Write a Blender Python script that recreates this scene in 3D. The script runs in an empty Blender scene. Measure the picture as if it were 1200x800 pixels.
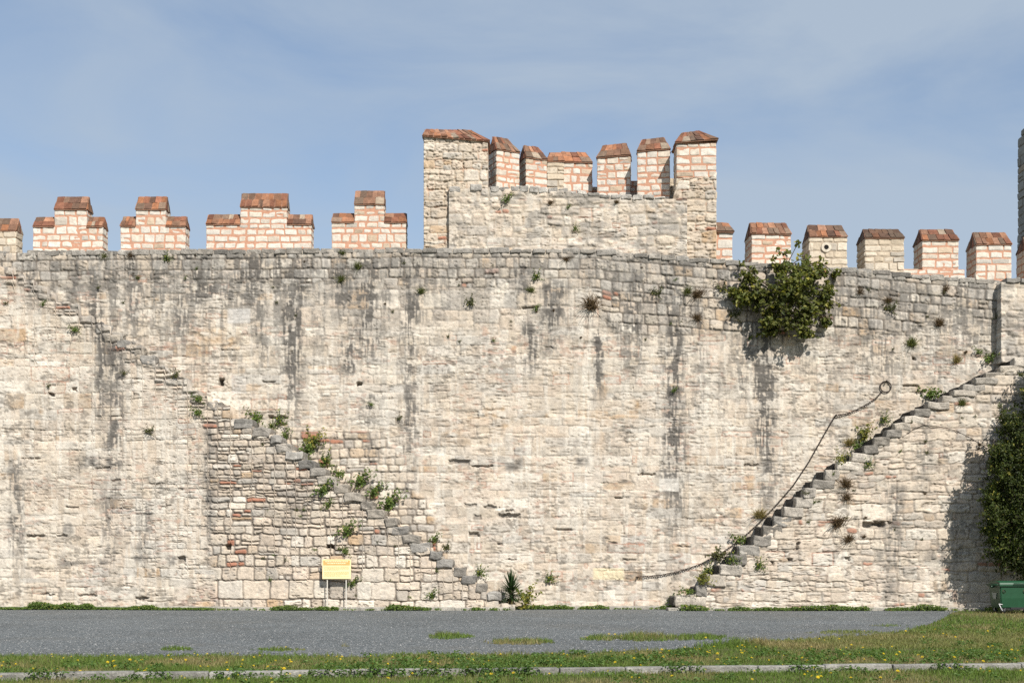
import bpy, math, random
import numpy as np
from mathutils import Vector, Matrix

# ------------------------------------------------------------------ basics
F = 1500.0            # focal length in photo pixels (1200 px wide frame)
D = 45.0              # metres from camera to the wall face (wall face is Y = 0)
CH = 1.6              # camera height
HZ = 660.0            # horizon row of the photo
def S(d): return (D + d) / F
def PX(u, d=0.0): return (u - 600.0) * S(d)
def PZ(v, d=0.0): return CH + (HZ - v) * S(d)
def P(u, v, d=0.0): return Vector((PX(u, d), d, PZ(v, d)))

scene = bpy.context.scene
COL = scene.collection
R_ = random.Random(11)

def link(o, parent=None):
    COL.objects.link(o)
    if parent is not None: o.parent = parent
    return o
def tag(o, label=None, cat=None, group=None, kind=None):
    if label: o['label'] = label
    if cat: o['category'] = cat
    if group: o['group'] = group
    if kind: o['kind'] = kind
    return o
def thing(name, label, cat, loc=(0, 0, 0), rz=0.0, group=None):
    o = bpy.data.objects.new(name, None)
    o.empty_display_size = 0.2
    o.location = loc; o.rotation_euler = (0, 0, rz)
    link(o); tag(o, label, cat, group)
    return o

def np_mesh(name, verts, faces, cols=None, smooth=False):
    """faces: (N,k) int array with a single k, or list of such arrays"""
    me = bpy.data.meshes.new(name)
    verts = np.asarray(verts, np.float32).reshape(-1, 3)
    fl = faces if isinstance(faces, list) else [faces]
    fl = [np.asarray(f, np.int32) for f in fl if len(f)]
    nl = sum(f.size for f in fl); npoly = sum(len(f) for f in fl)
    me.vertices.add(len(verts)); me.vertices.foreach_set('co', verts.ravel())
    me.loops.add(nl); me.polygons.add(npoly)
    li = np.concatenate([f.ravel() for f in fl])
    sizes = np.concatenate([np.full(len(f), f.shape[1], np.int32) for f in fl])
    st = np.zeros(npoly, np.int32); st[1:] = np.cumsum(sizes)[:-1]
    me.loops.foreach_set('vertex_index', li)
    me.polygons.foreach_set('loop_start', st)
    if cols is not None:
        a = me.attributes.new('Col', 'FLOAT_COLOR', 'POINT')
        c = np.ones((len(verts), 4), np.float32); c[:, :3] = np.asarray(cols, np.float32).reshape(-1, 3)
        a.data.foreach_set('color', c.ravel())
    me.polygons.foreach_set('use_smooth', np.full(npoly, smooth, bool))
    me.update(calc_edges=True)
    return me
def np_obj(name, verts, faces, mat, parent=None, cols=None, smooth=False):
    me = np_mesh(name, verts, faces, cols, smooth)
    me.materials.append(mat)
    return link(bpy.data.objects.new(name, me), parent)

# ------------------------------------------------------------------ noise
_tabs = {}
def vnoise(x, y, seed=0):
    t = _tabs.get(seed)
    if t is None:
        t = np.random.default_rng(1000 + seed).random((256, 256)).astype(np.float32); _tabs[seed] = t
    xi = np.floor(x).astype(np.int32); yi = np.floor(y).astype(np.int32)
    fx = (x - xi).astype(np.float32); fy = (y - yi).astype(np.float32)
    fx = fx * fx * (3 - 2 * fx); fy = fy * fy * (3 - 2 * fy)
    x0 = xi & 255; x1 = (xi + 1) & 255; y0 = yi & 255; y1 = (yi + 1) & 255
    a = t[y0, x0]; b = t[y0, x1]; c = t[y1, x0]; d = t[y1, x1]
    return a + (b - a) * fx + (c - a) * fy + (a - b - c + d) * fx * fy
def fbm(x, y, seed=0, o=4, g=0.5):
    s = np.zeros(np.broadcast(x, y).shape, np.float32); a = 1.0; n = 0.0
    for i in range(o):
        s += a * vnoise(x * 2 ** i + 17.3 * i, y * 2 ** i + 9.1 * i, seed + i); n += a; a *= g
    return s / n
def sst(a, b, x):
    t = np.clip((x - a) / (b - a), 0, 1); return t * t * (3 - 2 * t)
def mixc(c, k, col):
    return c + (np.asarray(col, np.float32) - c) * k[..., None]

# ------------------------------------------------------------------ materials
def mat_new(name):
    m = bpy.data.materials.new(name); m.use_nodes = True
    nt = m.node_tree; nt.nodes.clear()
    out = nt.nodes.new('ShaderNodeOutputMaterial')
    b = nt.nodes.new('ShaderNodeBsdfPrincipled')
    nt.links.new(b.outputs[0], out.inputs[0])
    return m, nt, b, out
def noise_node(nt, scale, detail=4, rough=0.55, vec=None):
    n = nt.nodes.new('ShaderNodeTexNoise'); n.inputs['Scale'].default_value = scale
    n.inputs['Detail'].default_value = detail; n.inputs['Roughness'].default_value = rough
    if vec is not None: nt.links.new(vec, n.inputs['Vector'])
    return n
def maprange(nt, sock, a, b, c, d):
    m = nt.nodes.new('ShaderNodeMapRange')
    m.inputs[1].default_value = a; m.inputs[2].default_value = b
    m.inputs[3].default_value = c; m.inputs[4].default_value = d
    nt.links.new(sock, m.inputs[0]); return m.outputs[0]
def vmul(nt, colsock, facsock):
    m = nt.nodes.new('ShaderNodeVectorMath'); m.operation = 'SCALE'
    nt.links.new(colsock, m.inputs[0]); nt.links.new(facsock, m.inputs['Scale']); return m.outputs[0]

def mat_vcol(name, rough=0.92, s1=9.0, s2=45.0, amp=0.28, bump=0.35, dist=0.02, spec=0.25, pits=0.0):
    m, nt, b, out = mat_new(name)
    at = nt.nodes.new('ShaderNodeAttribute'); at.attribute_name = 'Col'
    tc = nt.nodes.new('ShaderNodeTexCoord')
    n1 = noise_node(nt, s1, 5, 0.65, tc.outputs['Object'])
    n2 = noise_node(nt, s2, 4, 0.7, tc.outputs['Object'])
    f1 = maprange(nt, n1.outputs[0], 0.3, 0.7, 1 - amp, 1 + amp * 0.7)
    f2 = maprange(nt, n2.outputs[0], 0.3, 0.7, 1 - amp * 0.8, 1 + amp * 0.6)
    c = vmul(nt, at.outputs['Color'], f1); c = vmul(nt, c, f2)
    nt.links.new(c, b.inputs['Base Color'])
    b.inputs['Roughness'].default_value = rough
    b.inputs['Specular IOR Level'].default_value = spec
    if bump > 0:
        ad = nt.nodes.new('ShaderNodeMath'); ad.operation = 'ADD'
        nt.links.new(n1.outputs[0], ad.inputs[0]); nt.links.new(n2.outputs[0], ad.inputs[1])
        bp = nt.nodes.new('ShaderNodeBump'); bp.inputs['Strength'].default_value = bump
        bp.inputs['Distance'].default_value = dist
        nt.links.new(ad.outputs[0], bp.inputs['Height']); nt.links.new(bp.outputs[0], b.inputs['Normal'])
    return m
def mat_plain(name, col, rough=0.6, metal=0.0, amp=0.15, scale=12, bump=0.0, spec=0.4):
    m, nt, b, out = mat_new(name)
    tc = nt.nodes.new('ShaderNodeTexCoord')
    n1 = noise_node(nt, scale, 5, 0.65, tc.outputs['Object'])
    rgb = nt.nodes.new('ShaderNodeRGB'); rgb.outputs[0].default_value = (*col, 1)
    f1 = maprange(nt, n1.outputs[0], 0.3, 0.7, 1 - amp, 1 + amp)
    nt.links.new(vmul(nt, rgb.outputs[0], f1), b.inputs['Base Color'])
    b.inputs['Roughness'].default_value = rough; b.inputs['Metallic'].default_value = metal
    b.inputs['Specular IOR Level'].default_value = spec
    if bump > 0:
        bp = nt.nodes.new('ShaderNodeBump'); bp.inputs['Strength'].default_value = bump
        bp.inputs['Distance'].default_value = 0.01
        nt.links.new(n1.outputs[0], bp.inputs['Height']); nt.links.new(bp.outputs[0], b.inputs['Normal'])
    return m
def mat_leaf(name, trans=0.35, rough=0.55):
    m, nt, b, out = mat_new(name)
    at = nt.nodes.new('ShaderNodeAttribute'); at.attribute_name = 'Col'
    nt.links.new(at.outputs['Color'], b.inputs['Base Color'])
    b.inputs['Roughness'].default_value = rough; b.inputs['Specular IOR Level'].default_value = 0.3
    tr = nt.nodes.new('ShaderNodeBsdfTranslucent')
    sc = nt.nodes.new('ShaderNodeVectorMath'); sc.operation = 'MULTIPLY'
    sc.inputs[1].default_value = (1.5, 1.5, 0.7)
    nt.links.new(at.outputs['Color'], sc.inputs[0]); nt.links.new(sc.outputs[0], tr.inputs['Color'])
    mx = nt.nodes.new('ShaderNodeMixShader'); mx.inputs[0].default_value = trans
    nt.links.new(b.outputs[0], mx.inputs[1]); nt.links.new(tr.outputs[0], mx.inputs[2])
    nt.links.new(mx.outputs[0], out.inputs[0])
    return m

M_STONE = mat_vcol('weathered_limestone', amp=0.20, s1=7, s2=38, bump=0.45, dist=0.03)
M_BLOCK = mat_vcol('cut_limestone', amp=0.19, s1=9, s2=40, bump=0.3, dist=0.02)
M_STEP = mat_vcol('grey_step_stone', amp=0.42, s1=4.5, s2=24, bump=0.7, dist=0.04)
M_TILE = mat_vcol('terracotta', amp=0.34, s1=6, s2=28, bump=0.35, dist=0.02, rough=0.85)
M_LEAF = mat_leaf('leaf'); M_GRASS = mat_leaf('grass_blade', 0.3, 0.6)
M_BARK = mat_plain('bark', (0.09, 0.07, 0.05), 0.9, amp=0.35, scale=20, bump=0.5)
M_IRON = mat_plain('rusty_iron', (0.045, 0.034, 0.028), 0.75, 0.3, amp=0.35, scale=14)
M_CONC = mat_plain('concrete', (0.30, 0.285, 0.255), 0.92, amp=0.22, scale=7, bump=0.3, spec=0.2)

# ------------------------------------------------------------------ masonry raster
class Masonry:
    """Courses of irregular stones over photo-pixel coordinates of a wall face."""
    def __init__(s, u, v, seed, h, w, warp=1.2, split=0.2, inset=0.7, rnd=2.2, wav=2.0):
        rng = np.random.default_rng(seed)
        u0, u1, v0, v1 = u.min() - 70, u.max() + 70, v.min() - 40, v.max() + 40
        nu = (fbm(u / 9, v / 9, seed + 1, 3) - .5) * 2 * warp
        nv = (fbm(u / 11, v / 8, seed + 5, 3) - .5) * 2 * warp + (vnoise(u / 60, v / 45, seed + 9) - .5) * 2 * wav
        wu = u + nu; wv = v + nv
        b = [v0]
        while b[-1] < v1:
            lo, hi = h(b[-1]) if callable(h) else h
            b.append(b[-1] + rng.uniform(lo, hi))
        b = np.array(b)
        c = np.clip(np.searchsorted(b, wv.ravel()) - 1, 0, len(b) - 2)
        top = b[c]; bot = b[c + 1]
        left = np.empty(c.size); right = np.empty(c.size); sid = np.empty(c.size, np.int64)
        base = 0; fu = wu.ravel()
        order = np.argsort(c, kind='stable'); cs = c[order]
        bounds = np.searchsorted(cs, np.arange(len(b)))
        for k in range(len(b) - 1):
            ix = order[bounds[k]:bounds[k + 1]]
            hh = b[k + 1] - b[k]
            lo, hi = w(b[k]) if callable(w) else w
            n = int((u1 - u0) / lo) + 3
            e = u0 - rng.uniform(0, 30) + np.cumsum(lo + (hi - lo) * rng.random(n) ** 1.4)
            e = np.concatenate([[u0 - 60], e])
            if len(ix):
                j = np.clip(np.searchsorted(e, fu[ix]) - 1, 0, len(e) - 2)
                left[ix] = e[j]; right[ix] = e[j + 1]; sid[ix] = base + j
            base += len(e)
        T = rng.random((base, 8)).astype(np.float32)
        sp = T[sid, 0] < split
        mid = top + (0.3 + 0.4 * T[sid, 1]) * (bot - top)
        low = wv.ravel() > mid
        top = np.where(sp & low, mid, top); bot = np.where(sp & ~low, mid, bot)
        sid2 = sid * 2 + (sp & low)
        T2 = rng.random((base * 2, 8)).astype(np.float32)
        # now and then a split half is broken again into two stones
        vs = sp & (T2[sid2, 7] < 0.5) & ((right - left) > 13)
        mx = left + (0.35 + 0.3 * T2[sid2, 6]) * (right - left)
        rt = fu > mx
        left = np.where(vs & rt, mx, left); right = np.where(vs & ~rt, mx, right)
        sid3 = sid2 * 2 + (vs & rt)
        T3 = rng.random((base * 4, 10)).astype(np.float32)
        q = T3[sid3]
        fv = wv.ravel()
        dx = np.minimum(fu - left - inset * q[:, 0], right - inset * q[:, 1] - fu)
        dy = np.minimum(fv - top - inset * q[:, 2], bot - inset * q[:, 3] - fv)
        r = np.minimum(rnd, 0.42 * np.minimum(right - left, bot - top))
        d = np.minimum(dx, dy)
        cor = (dx < r) & (dy < r)
        d = np.where(cor, r - np.hypot(r - dx, r - dy), d)
        s.d = d.reshape(u.shape).astype(np.float32)
        s.q = q.reshape(u.shape + (10,))
        s.thin = (bot - top).reshape(u.shape)
        s.fy = ((fv - top) / np.maximum(bot - top, .1)).reshape(u.shape)

CREAM = (0.535, 0.460, 0.366); PINK = (0.54, 0.442, 0.354); LIME = (0.645, 0.60, 0.525)
GREY = (0.33, 0.31, 0.28); DGREY = (0.095, 0.087, 0.078); BRICK = (0.36, 0.15, 0.09)
OCHRE = (0.42, 0.28, 0.155); MORT = (0.47, 0.405, 0.325); DIRT = (0.17, 0.145, 0.12)

def stone_cols(q, k_grey=0.12, k_och=0.04, k_pale=0.35, var=0.16):
    c = np.empty(q.shape[:-1] + (3,), np.float32); c[:] = CREAM
    c = mixc(c, q[..., 4] * 0.7, PINK)
    c = mixc(c, np.clip((q[..., 5] - (1 - k_pale)) / max(k_pale, .01), 0, 1) * 0.75, LIME)
    c = mixc(c, np.where(q[..., 6] < k_grey, 0.35 + 0.45 * q[..., 7], 0), GREY)
    c = mixc(c, np.where(q[..., 8] < k_och, 0.3 + 0.5 * q[..., 9], 0), OCHRE)
    return c * (1 - var + 2 * var * q[..., 7])[..., None]

STREAKS = [ (1047,570,690,10,.6),(1083,470,560,9,.45),(1120,600,690,7,.4),(120,560,660,9,.4),(165,590,660,8,.4),(8,540,660,8,.5),(242,500,640,5,.55),(350,560,600,16,.5), # u, v0, v1, half width, strength : black crust running down from the coping
 (88,300,350,9,.6),(110,312,470,8,.75),(125,395,600,10,.62),(160,330,392,13,.55),(200,298,332,18,.6),(212,345,402,12,.55),
 (152,300,345,8,.6),(240,300,352,15,.85),(268,320,352,9,.6),(295,300,352,15,.85),(305,340,425,8,.5),(343,312,465,12,.9),
 (365,298,318,12,.6),(402,308,362,13,.85),(408,398,434,11,.75),(432,300,420,13,.75),(433,400,500,11,.45),(436,480,600,9,.35),
 (482,300,400,11,.8),(480,400,570,8,.55),(505,300,330,14,.4),(612,310,350,11,.65),(650,330,388,14,.8),(622,380,424,7,.75),(640,388,412,16,.4),
 (703,388,446,5,.95),(742,300,425,13,.65),(722,345,395,8,.5),(764,330,362,9,.5),(790,296,390,15,.75),(790,370,610,12,.75),
 (818,352,412,6,.6),(845,320,345,14,.4),(875,375,424,11,.55),(897,372,525,11,1.0),(900,515,585,9,.6),(868,425,465,7,.45),(820,410,480,8,.35),
 (1040,330,450,16,.5),(1075,335,405,24,.5),(1130,330,412,24,.5),(985,325,380,12,.35),(1020,360,440,10,.45),(1098,400,450,14,.35),
 (690,296,330,14,.45),(560,296,316,12,.35),(530,296,318,12,.4),(30,298,345,14,.45),(65,300,330,12,.4),(-60,300,500,12,.7),(1240,335,420,16,.6)]
OCHRES = [(566,486,7,5,.8),(548,487,6,4,.6),(580,487,4,4,.7),(572,478,5,3,.75),(581,478,4,3,.75),(589,479,5,3,.7),(617,486,5,4,.7),(643,486,3,3,.8),
 (592,499,5,3,.7),(530,506,10,4,.35),(521,509,4,3,.55),(255,398,30,7,.65),(225,405,12,5,.5),(236,392,16,5,.5),(706,455,6,14,.6),(704,500,5,30,.45),(746,474,4,5,.8),
 (756,590,5,14,.4),(36,478,4,4,.6),(30,492,4,3,.6),(885,470,4,5,.5),(640,500,40,20,.15),(560,500,60,25,.18),(255,388,10,4,.5),(268,400,8,6,.5)]
LIMES = [(42,450,520,6,.7),(60,470,570,6,.5),(450,470,600,12,.45),(612,420,520,9,.45),(690,340,600,11,.55),(672,320,420,10,.4),(770,420,560,10,.3),(835,400,520,16,.3),
 (255,340,400,8,.4),(375,400,470,10,.3),(960,380,440,20,.35),(820,360,520,10,.3),(200,330,360,8,.4),(1060,390,470,12,.4)]
PALE = [(713,672,19,7,(.62,.53,.36),.95),(784,568,12,8,(.62,.585,.53),.7),(753,570,10,8,(.56,.475,.385),.6),(723,595,4.5,6,(.40,.34,.27),.7),(556,582,24,7,(.565,.475,.385),.6),
 (697,563,10,11,(.57,.50,.42),.6),(670,612,12,8,(.55,.505,.43),.5),(498,388,12,7,(.60,.54,.46),.6),(510,352,14,8,(.58,.53,.45),.6),(586,336,11,8,(.62,.57,.49),.6),(583,353,9,8,(.60,.55,.48),.6),
 (430,455,16,7,(.59,.53,.45),.5),(280,450,9,11,(.45,.43,.40),.6),(280,370,14,9,(.56,.54,.51),.6),(445,436,20,10,(.60,.545,.46),.45)]
HOLES = [ # u, v, half width, half height, depth m
 (537,541,13,2.6,.10),(565,546,13,1.6,.10),(597,604,13,2.6,.12),(555,626,6,3,.13),(660,620,12,1.3,.08),(757,555.5,10,1.3,.10),
 (30,627,12,1.5,.10),(63,627,7,1.5,.08),(159,701,9,1.8,.12),(208,656,5,5,.14),(25,534.5,13,1.0,.07),(260,447,2.8,4,.3),(421,450,2.2,2,.25),
 (266,641,3,3.5,.30),(387,640,4.2,2.6,.30),(1024,615,12,3.6,.20),(1030,613,7,3,.12),(328,489,11,1.5,.12),(316,447,8,1,.07),(318,488,3,2,.1),
 (75,593,8,1.1,.07),(190,592,7,1,.06),(45,697,9,1.2,.07),(92,698,12,1.3,.07),(643,407,4,1,.08),(622,360.5,10,1.2,.1),(596,598,4,1.5,.08),
 (510,655,7,1.1,.08),(586,637,4,1.2,.06),(1072,420,2.4,2,.18),(735,656,10,1,.06),(880,545,8,1.1,.07),(800,640,9,.9,.06),(50,458,3,2,.14),(78,452,3,2,.12),
 (925,655,3.5,2.2,.12),(934,640,2.6,5,.12),(905,660,2.4,2.4,.12),(993,654,2.4,2.2,.12),(112,546,10,1.4,.06),(127,561,7,1.2,.06),(600,655,5,1,.05),
 (1043,613,3,2,.1),(1068,452,9,1.2,.08),(552,592,8,2,.07),(574,594,8,2,.07),(560,606,6,3,.06),(725,584,4.5,1.2,.10)]
GSTONE = [(71,657,13,7),(113,657,6,5),(606,542,8,6),(682,540,8,5),(124,582,7,7),(120,448,14,5),(122,463,8,5),(165,618,9,6),(158,651,8,7),(1096,651,14,9),(1053,575,10,7),
 (1036,655,10,12),(1042,690,8,10),(70,618,6,6),(200,655,8,6),(95,540,16,8),(600,547,9,5),(1080,560,10,4)]

def stains(c, u, v, amt=1.0, ms=None, veil=None):
    wob = u + (fbm(u / 14, v / 22, 61, 3) - .5) * 14
    wob2 = u + (fbm(u / 12, v / 16, 62, 4, .6) - .5) * 18
    fine = fbm(u / 2.6, v / 26, 63, 3); blot = fbm(u / 7, v / 6, 67, 4)
    for (a, b, e, hw, k) in LIMES:
        m = np.exp(-((wob - a) / hw) ** 2) * sst(b - 14, b + 10, v) * (1 - sst(e - 40, e + 8, v))
        c = mixc(c, amt * k * m * sst(.30, .62, fine), LIME)
    for (a, b, rx, ry, k) in OCHRES:
        m = np.exp(-(((wob - a) / rx) ** 2 + ((v - b) / ry) ** 2) * 1.2)
        c = mixc(c, amt * k * m * sst(.22, .6, blot), OCHRE)
    dk = np.zeros(u.shape, np.float32)
    for (a, b, e, hw, k) in STREAKS:
        e2 = b + (e - b) * 1.5 + 15
        m = np.exp(-((wob2 - a) / (hw * 1.15)) ** 2) * sst(b - 12, b + 10, v) * (1 - sst(b + (e2 - b) * .30, e2, v))
        dk = np.maximum(dk, k * 1.1 * m)
    if veil is not None: dk = np.maximum(dk, veil * .9)
    vert = fbm(u / 1.9, v / 16, 64, 2); speck = fbm(u / 3.2, v / 2.4, 65, 3)
    t = .24 * blot + .42 * vert + .34 * speck
    if ms is not None: t = t + (ms.q[..., 6] - .5) * .16 - (1 - sst(-.2, .9, ms.d)) * .03
    dk = dk * (.14 + 1.05 * sst(.475 - .11 * dk, .585 - .06 * dk, t))
    for (a, b, rx, ry) in GSTONE:
        m = np.exp(-(((u - a) / rx) ** 4 + ((v - b) / ry) ** 4))
        dk = np.maximum(dk, .62 * m * sst(.25, .6, blot))
    k = np.clip(dk * 1.2 * amt, 0, .97)
    c = mixc(c, k * .6, GREY)
    return mixc(c, np.clip(k * .95, 0, .9), DGREY), k

def holes(h, c, u, v, off=0.0):
    w1 = u + (vnoise(u / 4, v / 4, 71) - .5) * 4; w2 = v + (vnoise(u / 4, v / 4, 72) - .5) * 2.4
    for (a, b, rx, ry, dp) in HOLES:
        sel = (np.abs(u - a) < rx + 8) & (np.abs(v - b) < ry + 8)
        if not sel.any(): continue
        m = np.zeros_like(h)
        m[sel] = 1 - sst(.75, 1.1, np.maximum(np.abs(w1[sel] - a) / rx, np.abs(w2[sel] - b) / ry))
        h = h - m * dp; c = mixc(c, m * .65, DIRT)
    return h, c

def eroded(u, v, seed):
    """crumbling laminated limestone: horizontal pits and low relief; returns height, pit mask"""
    lam = fbm(u / 16, v / 2.6, seed, 4, .6)
    lum = fbm(u / 22, v / 16, seed + 7, 4)
    pit = sst(.635, .73, lam) * sst(.40, .60, fbm(u / 30, v / 24, seed + 12, 3))
    spk = sst(.70, .80, fbm(u / 2.8, v / 2.0, seed + 17, 2)) * sst(.42, .62, fbm(u / 18, v / 14, seed + 21, 3))
    pit = np.maximum(pit, spk * .9)
    crk = sst(.68, .73, fbm(u / 9, v / 1.5, seed + 25, 2)) * sst(.44, .60, fbm(u / 26, v / 18, seed + 28, 3))
    fine = fbm(u / 2.4, v / 1.7, seed + 30, 2)
    rgh = sst(.38, .62, fbm(u / 34, v / 26, seed + 36, 3))
    return (lum - .5) * .045 + (lam - .5) * (.004 + .009 * rgh) + (fine - .5) * (.006 + .010 * rgh), np.maximum(pit, crk)

TOP = [(-200,298),(0,297),(250,294.5),(480,293),(700,294),(716,297),(780,301),(860,307.5),(1000,316),(1100,325),(1172,331),(1400,338)]
def topv(u): return np.interp(u, [p[0] for p in TOP], [p[1] for p in TOP])
def ldep(u): return np.interp(u, [-200, 60, 130, 240, 330, 700], [.22, .22, .34, .75, 1.1, 1.1])
LST = [(-300,70),(-200,140),(20,318),(60,338),(100,362),(160,403),(205,434),(250,466),(290,489),(323,505),(355,530),(400,563),(445,593),(485,622),(530,655),(560,677),(590,697),(606,710)]
def lstair(u): return np.interp(u, [p[0] for p in LST], [p[1] for p in LST])

def blend_zone(h, c, k, h2, c2):
    return h + (h2 - h) * k, c + (c2 - c) * k[..., None]

def crisp(u, v, seed, hh, ww, warp, split, inset, rnd, relief, mcol, kg, ko, kp, wav=2.0, bev=1.8, var=.16, brick=.1):
    m = Masonry(u, v, seed, hh, ww, warp, split, inset, rnd, wav)
    e = sst(-.5, bev, m.d)
    rough = fbm(u / 5, v / 4.6, seed + 31, 4, .65)
    h = e * relief * (.55 + .7 * m.q[..., 0]) + e * (rough - .5) * .05 + (m.fy - .5) * e * (m.q[..., 1] - .5) * relief * 1.2
    c = stone_cols(m.q, kg, ko, kp, var)
    pit = sst(.66, .76, fbm(u / 3.4, v / 2, seed + 33, 2)) * (m.q[..., 3] > .35)
    h -= pit * .03; c = mixc(c, pit * .45 * e, DIRT)
    c = mixc(c, sst(.5, .72, fbm(u / 8, v / 6, seed + 37, 4)) * .35, GREY)
    if brick > 0:
        isb = ((m.thin < 6.5) & (m.q[..., 9] < brick)).astype(np.float32)
        c = mixc(c, isb * .9, BRICK)
    mk = 1 - sst(-.25, .55, m.d)
    mc = np.empty_like(c); mc[:] = mcol
    mc *= (.75 + .5 * fbm(u / 6, v / 6, seed + 35, 3))[..., None]
    c = c + (mc - c) * mk[..., None]
    return h, c, m

def weathered(u, v, seed, hh=(8, 13), ww=(13, 44), jdep=.017):
    m = Masonry(u, v, seed, hh, ww, 1.3, .3, .5, 1.6, 1.3)
    er, pit = eroded(u, v, seed + 40)
    show = sst(.38, .58, fbm(u / 13, v / 9, seed + 50, 4))           # where the pointing has gone
    show2 = sst(.36, .56, fbm(u / 26, v / 20, seed + 55, 3))
    j = 1 - sst(-.1, 1.0, m.d)
    rec = (m.q[..., 2] < .16) * (m.q[..., 3] - .3) * .05 * sst(0, 1.2, m.d)      # stones set back or proud
    h = er - j * jdep * (.15 + show) + (m.q[..., 0] - .5) * .022 * sst(-.2, 1.5, m.d) * show2 - pit * .026 - rec
    c = stone_cols(m.q, .13, .06, .34, .16)
    mortar = np.empty_like(c); mortar[:] = (0.545, 0.472, 0.385)
    c = c + (mortar - c) * (j * .5)[..., None]
    c = mixc(c, (1 - sst(-.3, .55, m.d)) * show * .72, DIRT)
    # lime wash / repointing smeared over many joints
    wash = sst(.44, .62, fbm(u / 16, v / 14, seed + 60, 4)) * (1 - pit)
    runs = sst(.50, .62, fbm(u / 5, v / 75, seed + 62, 4)) * (1 - pit)
    c = mixc(c, np.maximum(wash * .30, runs * .55), LIME); h = h + wash * .006
    c = mixc(c, pit * .50, DIRT)
    rb = sst(.62, .69, fbm(u / 7, v / 3.0, seed + 66, 3)) * sst(.5, .64, fbm(u / 32, v / 26, seed + 70, 3))
    c = mixc(c, rb * .35, BRICK)
    vj = ((m.q[..., 8] > .955) & (m.d < 1.0) & (m.d > -.8)).astype(np.float32)
    c = mixc(c, vj * .5, BRICK)
    big = fbm(u / 60, v / 50, seed + 75, 4)
    c = mixc(c, sst(.5, .72, big) * .22, (0.50, 0.415, 0.315))
    g = fbm(u / 12, v / 9, seed + 80, 4)
    c = mixc(c, sst(.54, .72, g) * .24, GREY)
    sp = sst(.62, .74, fbm(u / 3.2, v / 2.6, seed + 84, 2)) * sst(.4, .6, fbm(u / 36, v / 30, seed + 88, 3))
    c = mixc(c, sp * .40, (.25, .225, .19))
    bl = sst(.585, .66, .7 * fbm(u / 10, v / 6, seed + 120, 4) + .3 * fbm(u / 3, v / 2.4, seed + 125, 2)) * sst(.44, .58, fbm(u / 50, v / 40, seed + 130, 3))
    c = mixc(c, bl * .62, (.17, .15, .125)); h = h - bl * .012
    return h, c, m, pit

def wall_main(u, v):
    h, c, m, pit = weathered(u, v, 3)
    tv = topv(u); dv = v - tv
    nb = (fbm(u / 18, v / 12, 201, 4) - .5) * 2
    # coarse squared blocks under the coping in the middle and a row of them to the left
    h2, c2, _ = crisp(u, v, 21, (17, 25), (15, 38), 1.6, .22, .6, 2.4, .03, (.30, .26, .215), .30, .03, .35, 3.0, 2.2, .12, .25)
    kL = np.maximum(sst(375, 395, u + nb * 12) * (1 - sst(640, 725, u + nb * 30)) * (1 - sst(372, 402, v + nb * 22)),
                    sst(255, 290, u) * (1 - sst(370, 400, u)) * sst(350, 357, v + nb * 3) * (1 - sst(374, 382, v + nb * 3)) * .8)
    h, c = blend_zone(h, c, kL * .9, h2, c2)
    # neat small ashlar courses
    lim = np.interp(u, [-200, 0, 60, 110, 240, 480, 520, 600, 690, 720, 870, 960, 1060, 1110, 1172, 1400],
                    [60, 55, 42, 26, 36, 38, 50, 34, 40, 92, 82, 82, 66, 34, 46, 50])
    kA = 1 - sst(-6, 8, dv - lim + nb * 16)
    h3, c3, m3 = crisp(u, v - tv + 300, 31, (11.2, 13.2), (11, 23), 1.0, .06, .8, 2.2, .045, (.165, .14, .115), .30, .06, .40, .8, 1.3, .20, .2)
    h, c = blend_zone(h, c, kA, h3, c3)
    # rubble infill above the left stair
    ls = lstair(u)
    kC = sst(502, 507, v + nb * 3) * (1 - sst(0, 12, u - np.interp(v, [500, 530, 560, 600, 640, 700], [444, 458, 476, 500, 512, 505]) + nb * 8)) * sst(325, 345, u)
    h4, c4, m4 = crisp(u, v, 41, (7.5, 12), (8, 24), 1.2, .25, .9, 2.0, .05, (.20, .17, .14), .10, .08, .35, 1.5, 1.2, .13, .3)
    h, c = blend_zone(h, c, kC, h4, c4)
    # rough stones showing at the wall head on the far left
    mm = m; mm.q = np.where((kA > .5)[..., None], m3.q, m.q); mm.d = np.where(kA > .5, m3.d, m.d)
    vl = sst(.44, .60, fbm(u / 9, v / 190, 231, 3)) * (1 - .55 * sst(20, 110, dv + nb * 25)) * (1 - sst(110, 330, dv + nb * 30)) * np.interp(u, [-200, 60, 480, 540, 690, 740, 1170, 1400], [.62, .62, .66, .28, .32, .6, .55, .55])
    c, k = stains(c, u, v, 1.0, mm, vl)
    for (a, b, rx, ry, cc, kk) in PALE:
        mk = 1 - sst(.85, 1.05, np.maximum(np.abs(u - a) / rx, np.abs(v - b) / ry) + (nb - 0) * .04)
        c = mixc(c, mk * kk, cc)
    gr = (1 - sst(10, 85, dv + nb * 18)) * sst(.47, .55, .42 * fbm(u / 8, v / 12, 221, 4) + .18 * fbm(u / 2, v / 12, 222, 2) + .40 * mm.q[..., 7])
    c = mixc(c, gr * .60, GREY); c = mixc(c, gr * sst(.5, .60, .55 * fbm(u / 5, v / 12, 225, 4) + .45 * mm.q[..., 8]) * .55, DGREY)
    jd = (1 - sst(-.4, .5, mm.d)) * kA; c = mixc(c, jd * .5, (.13, .11, .09))
    h, c = holes(h, c, u, v)
    return h, c

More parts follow.
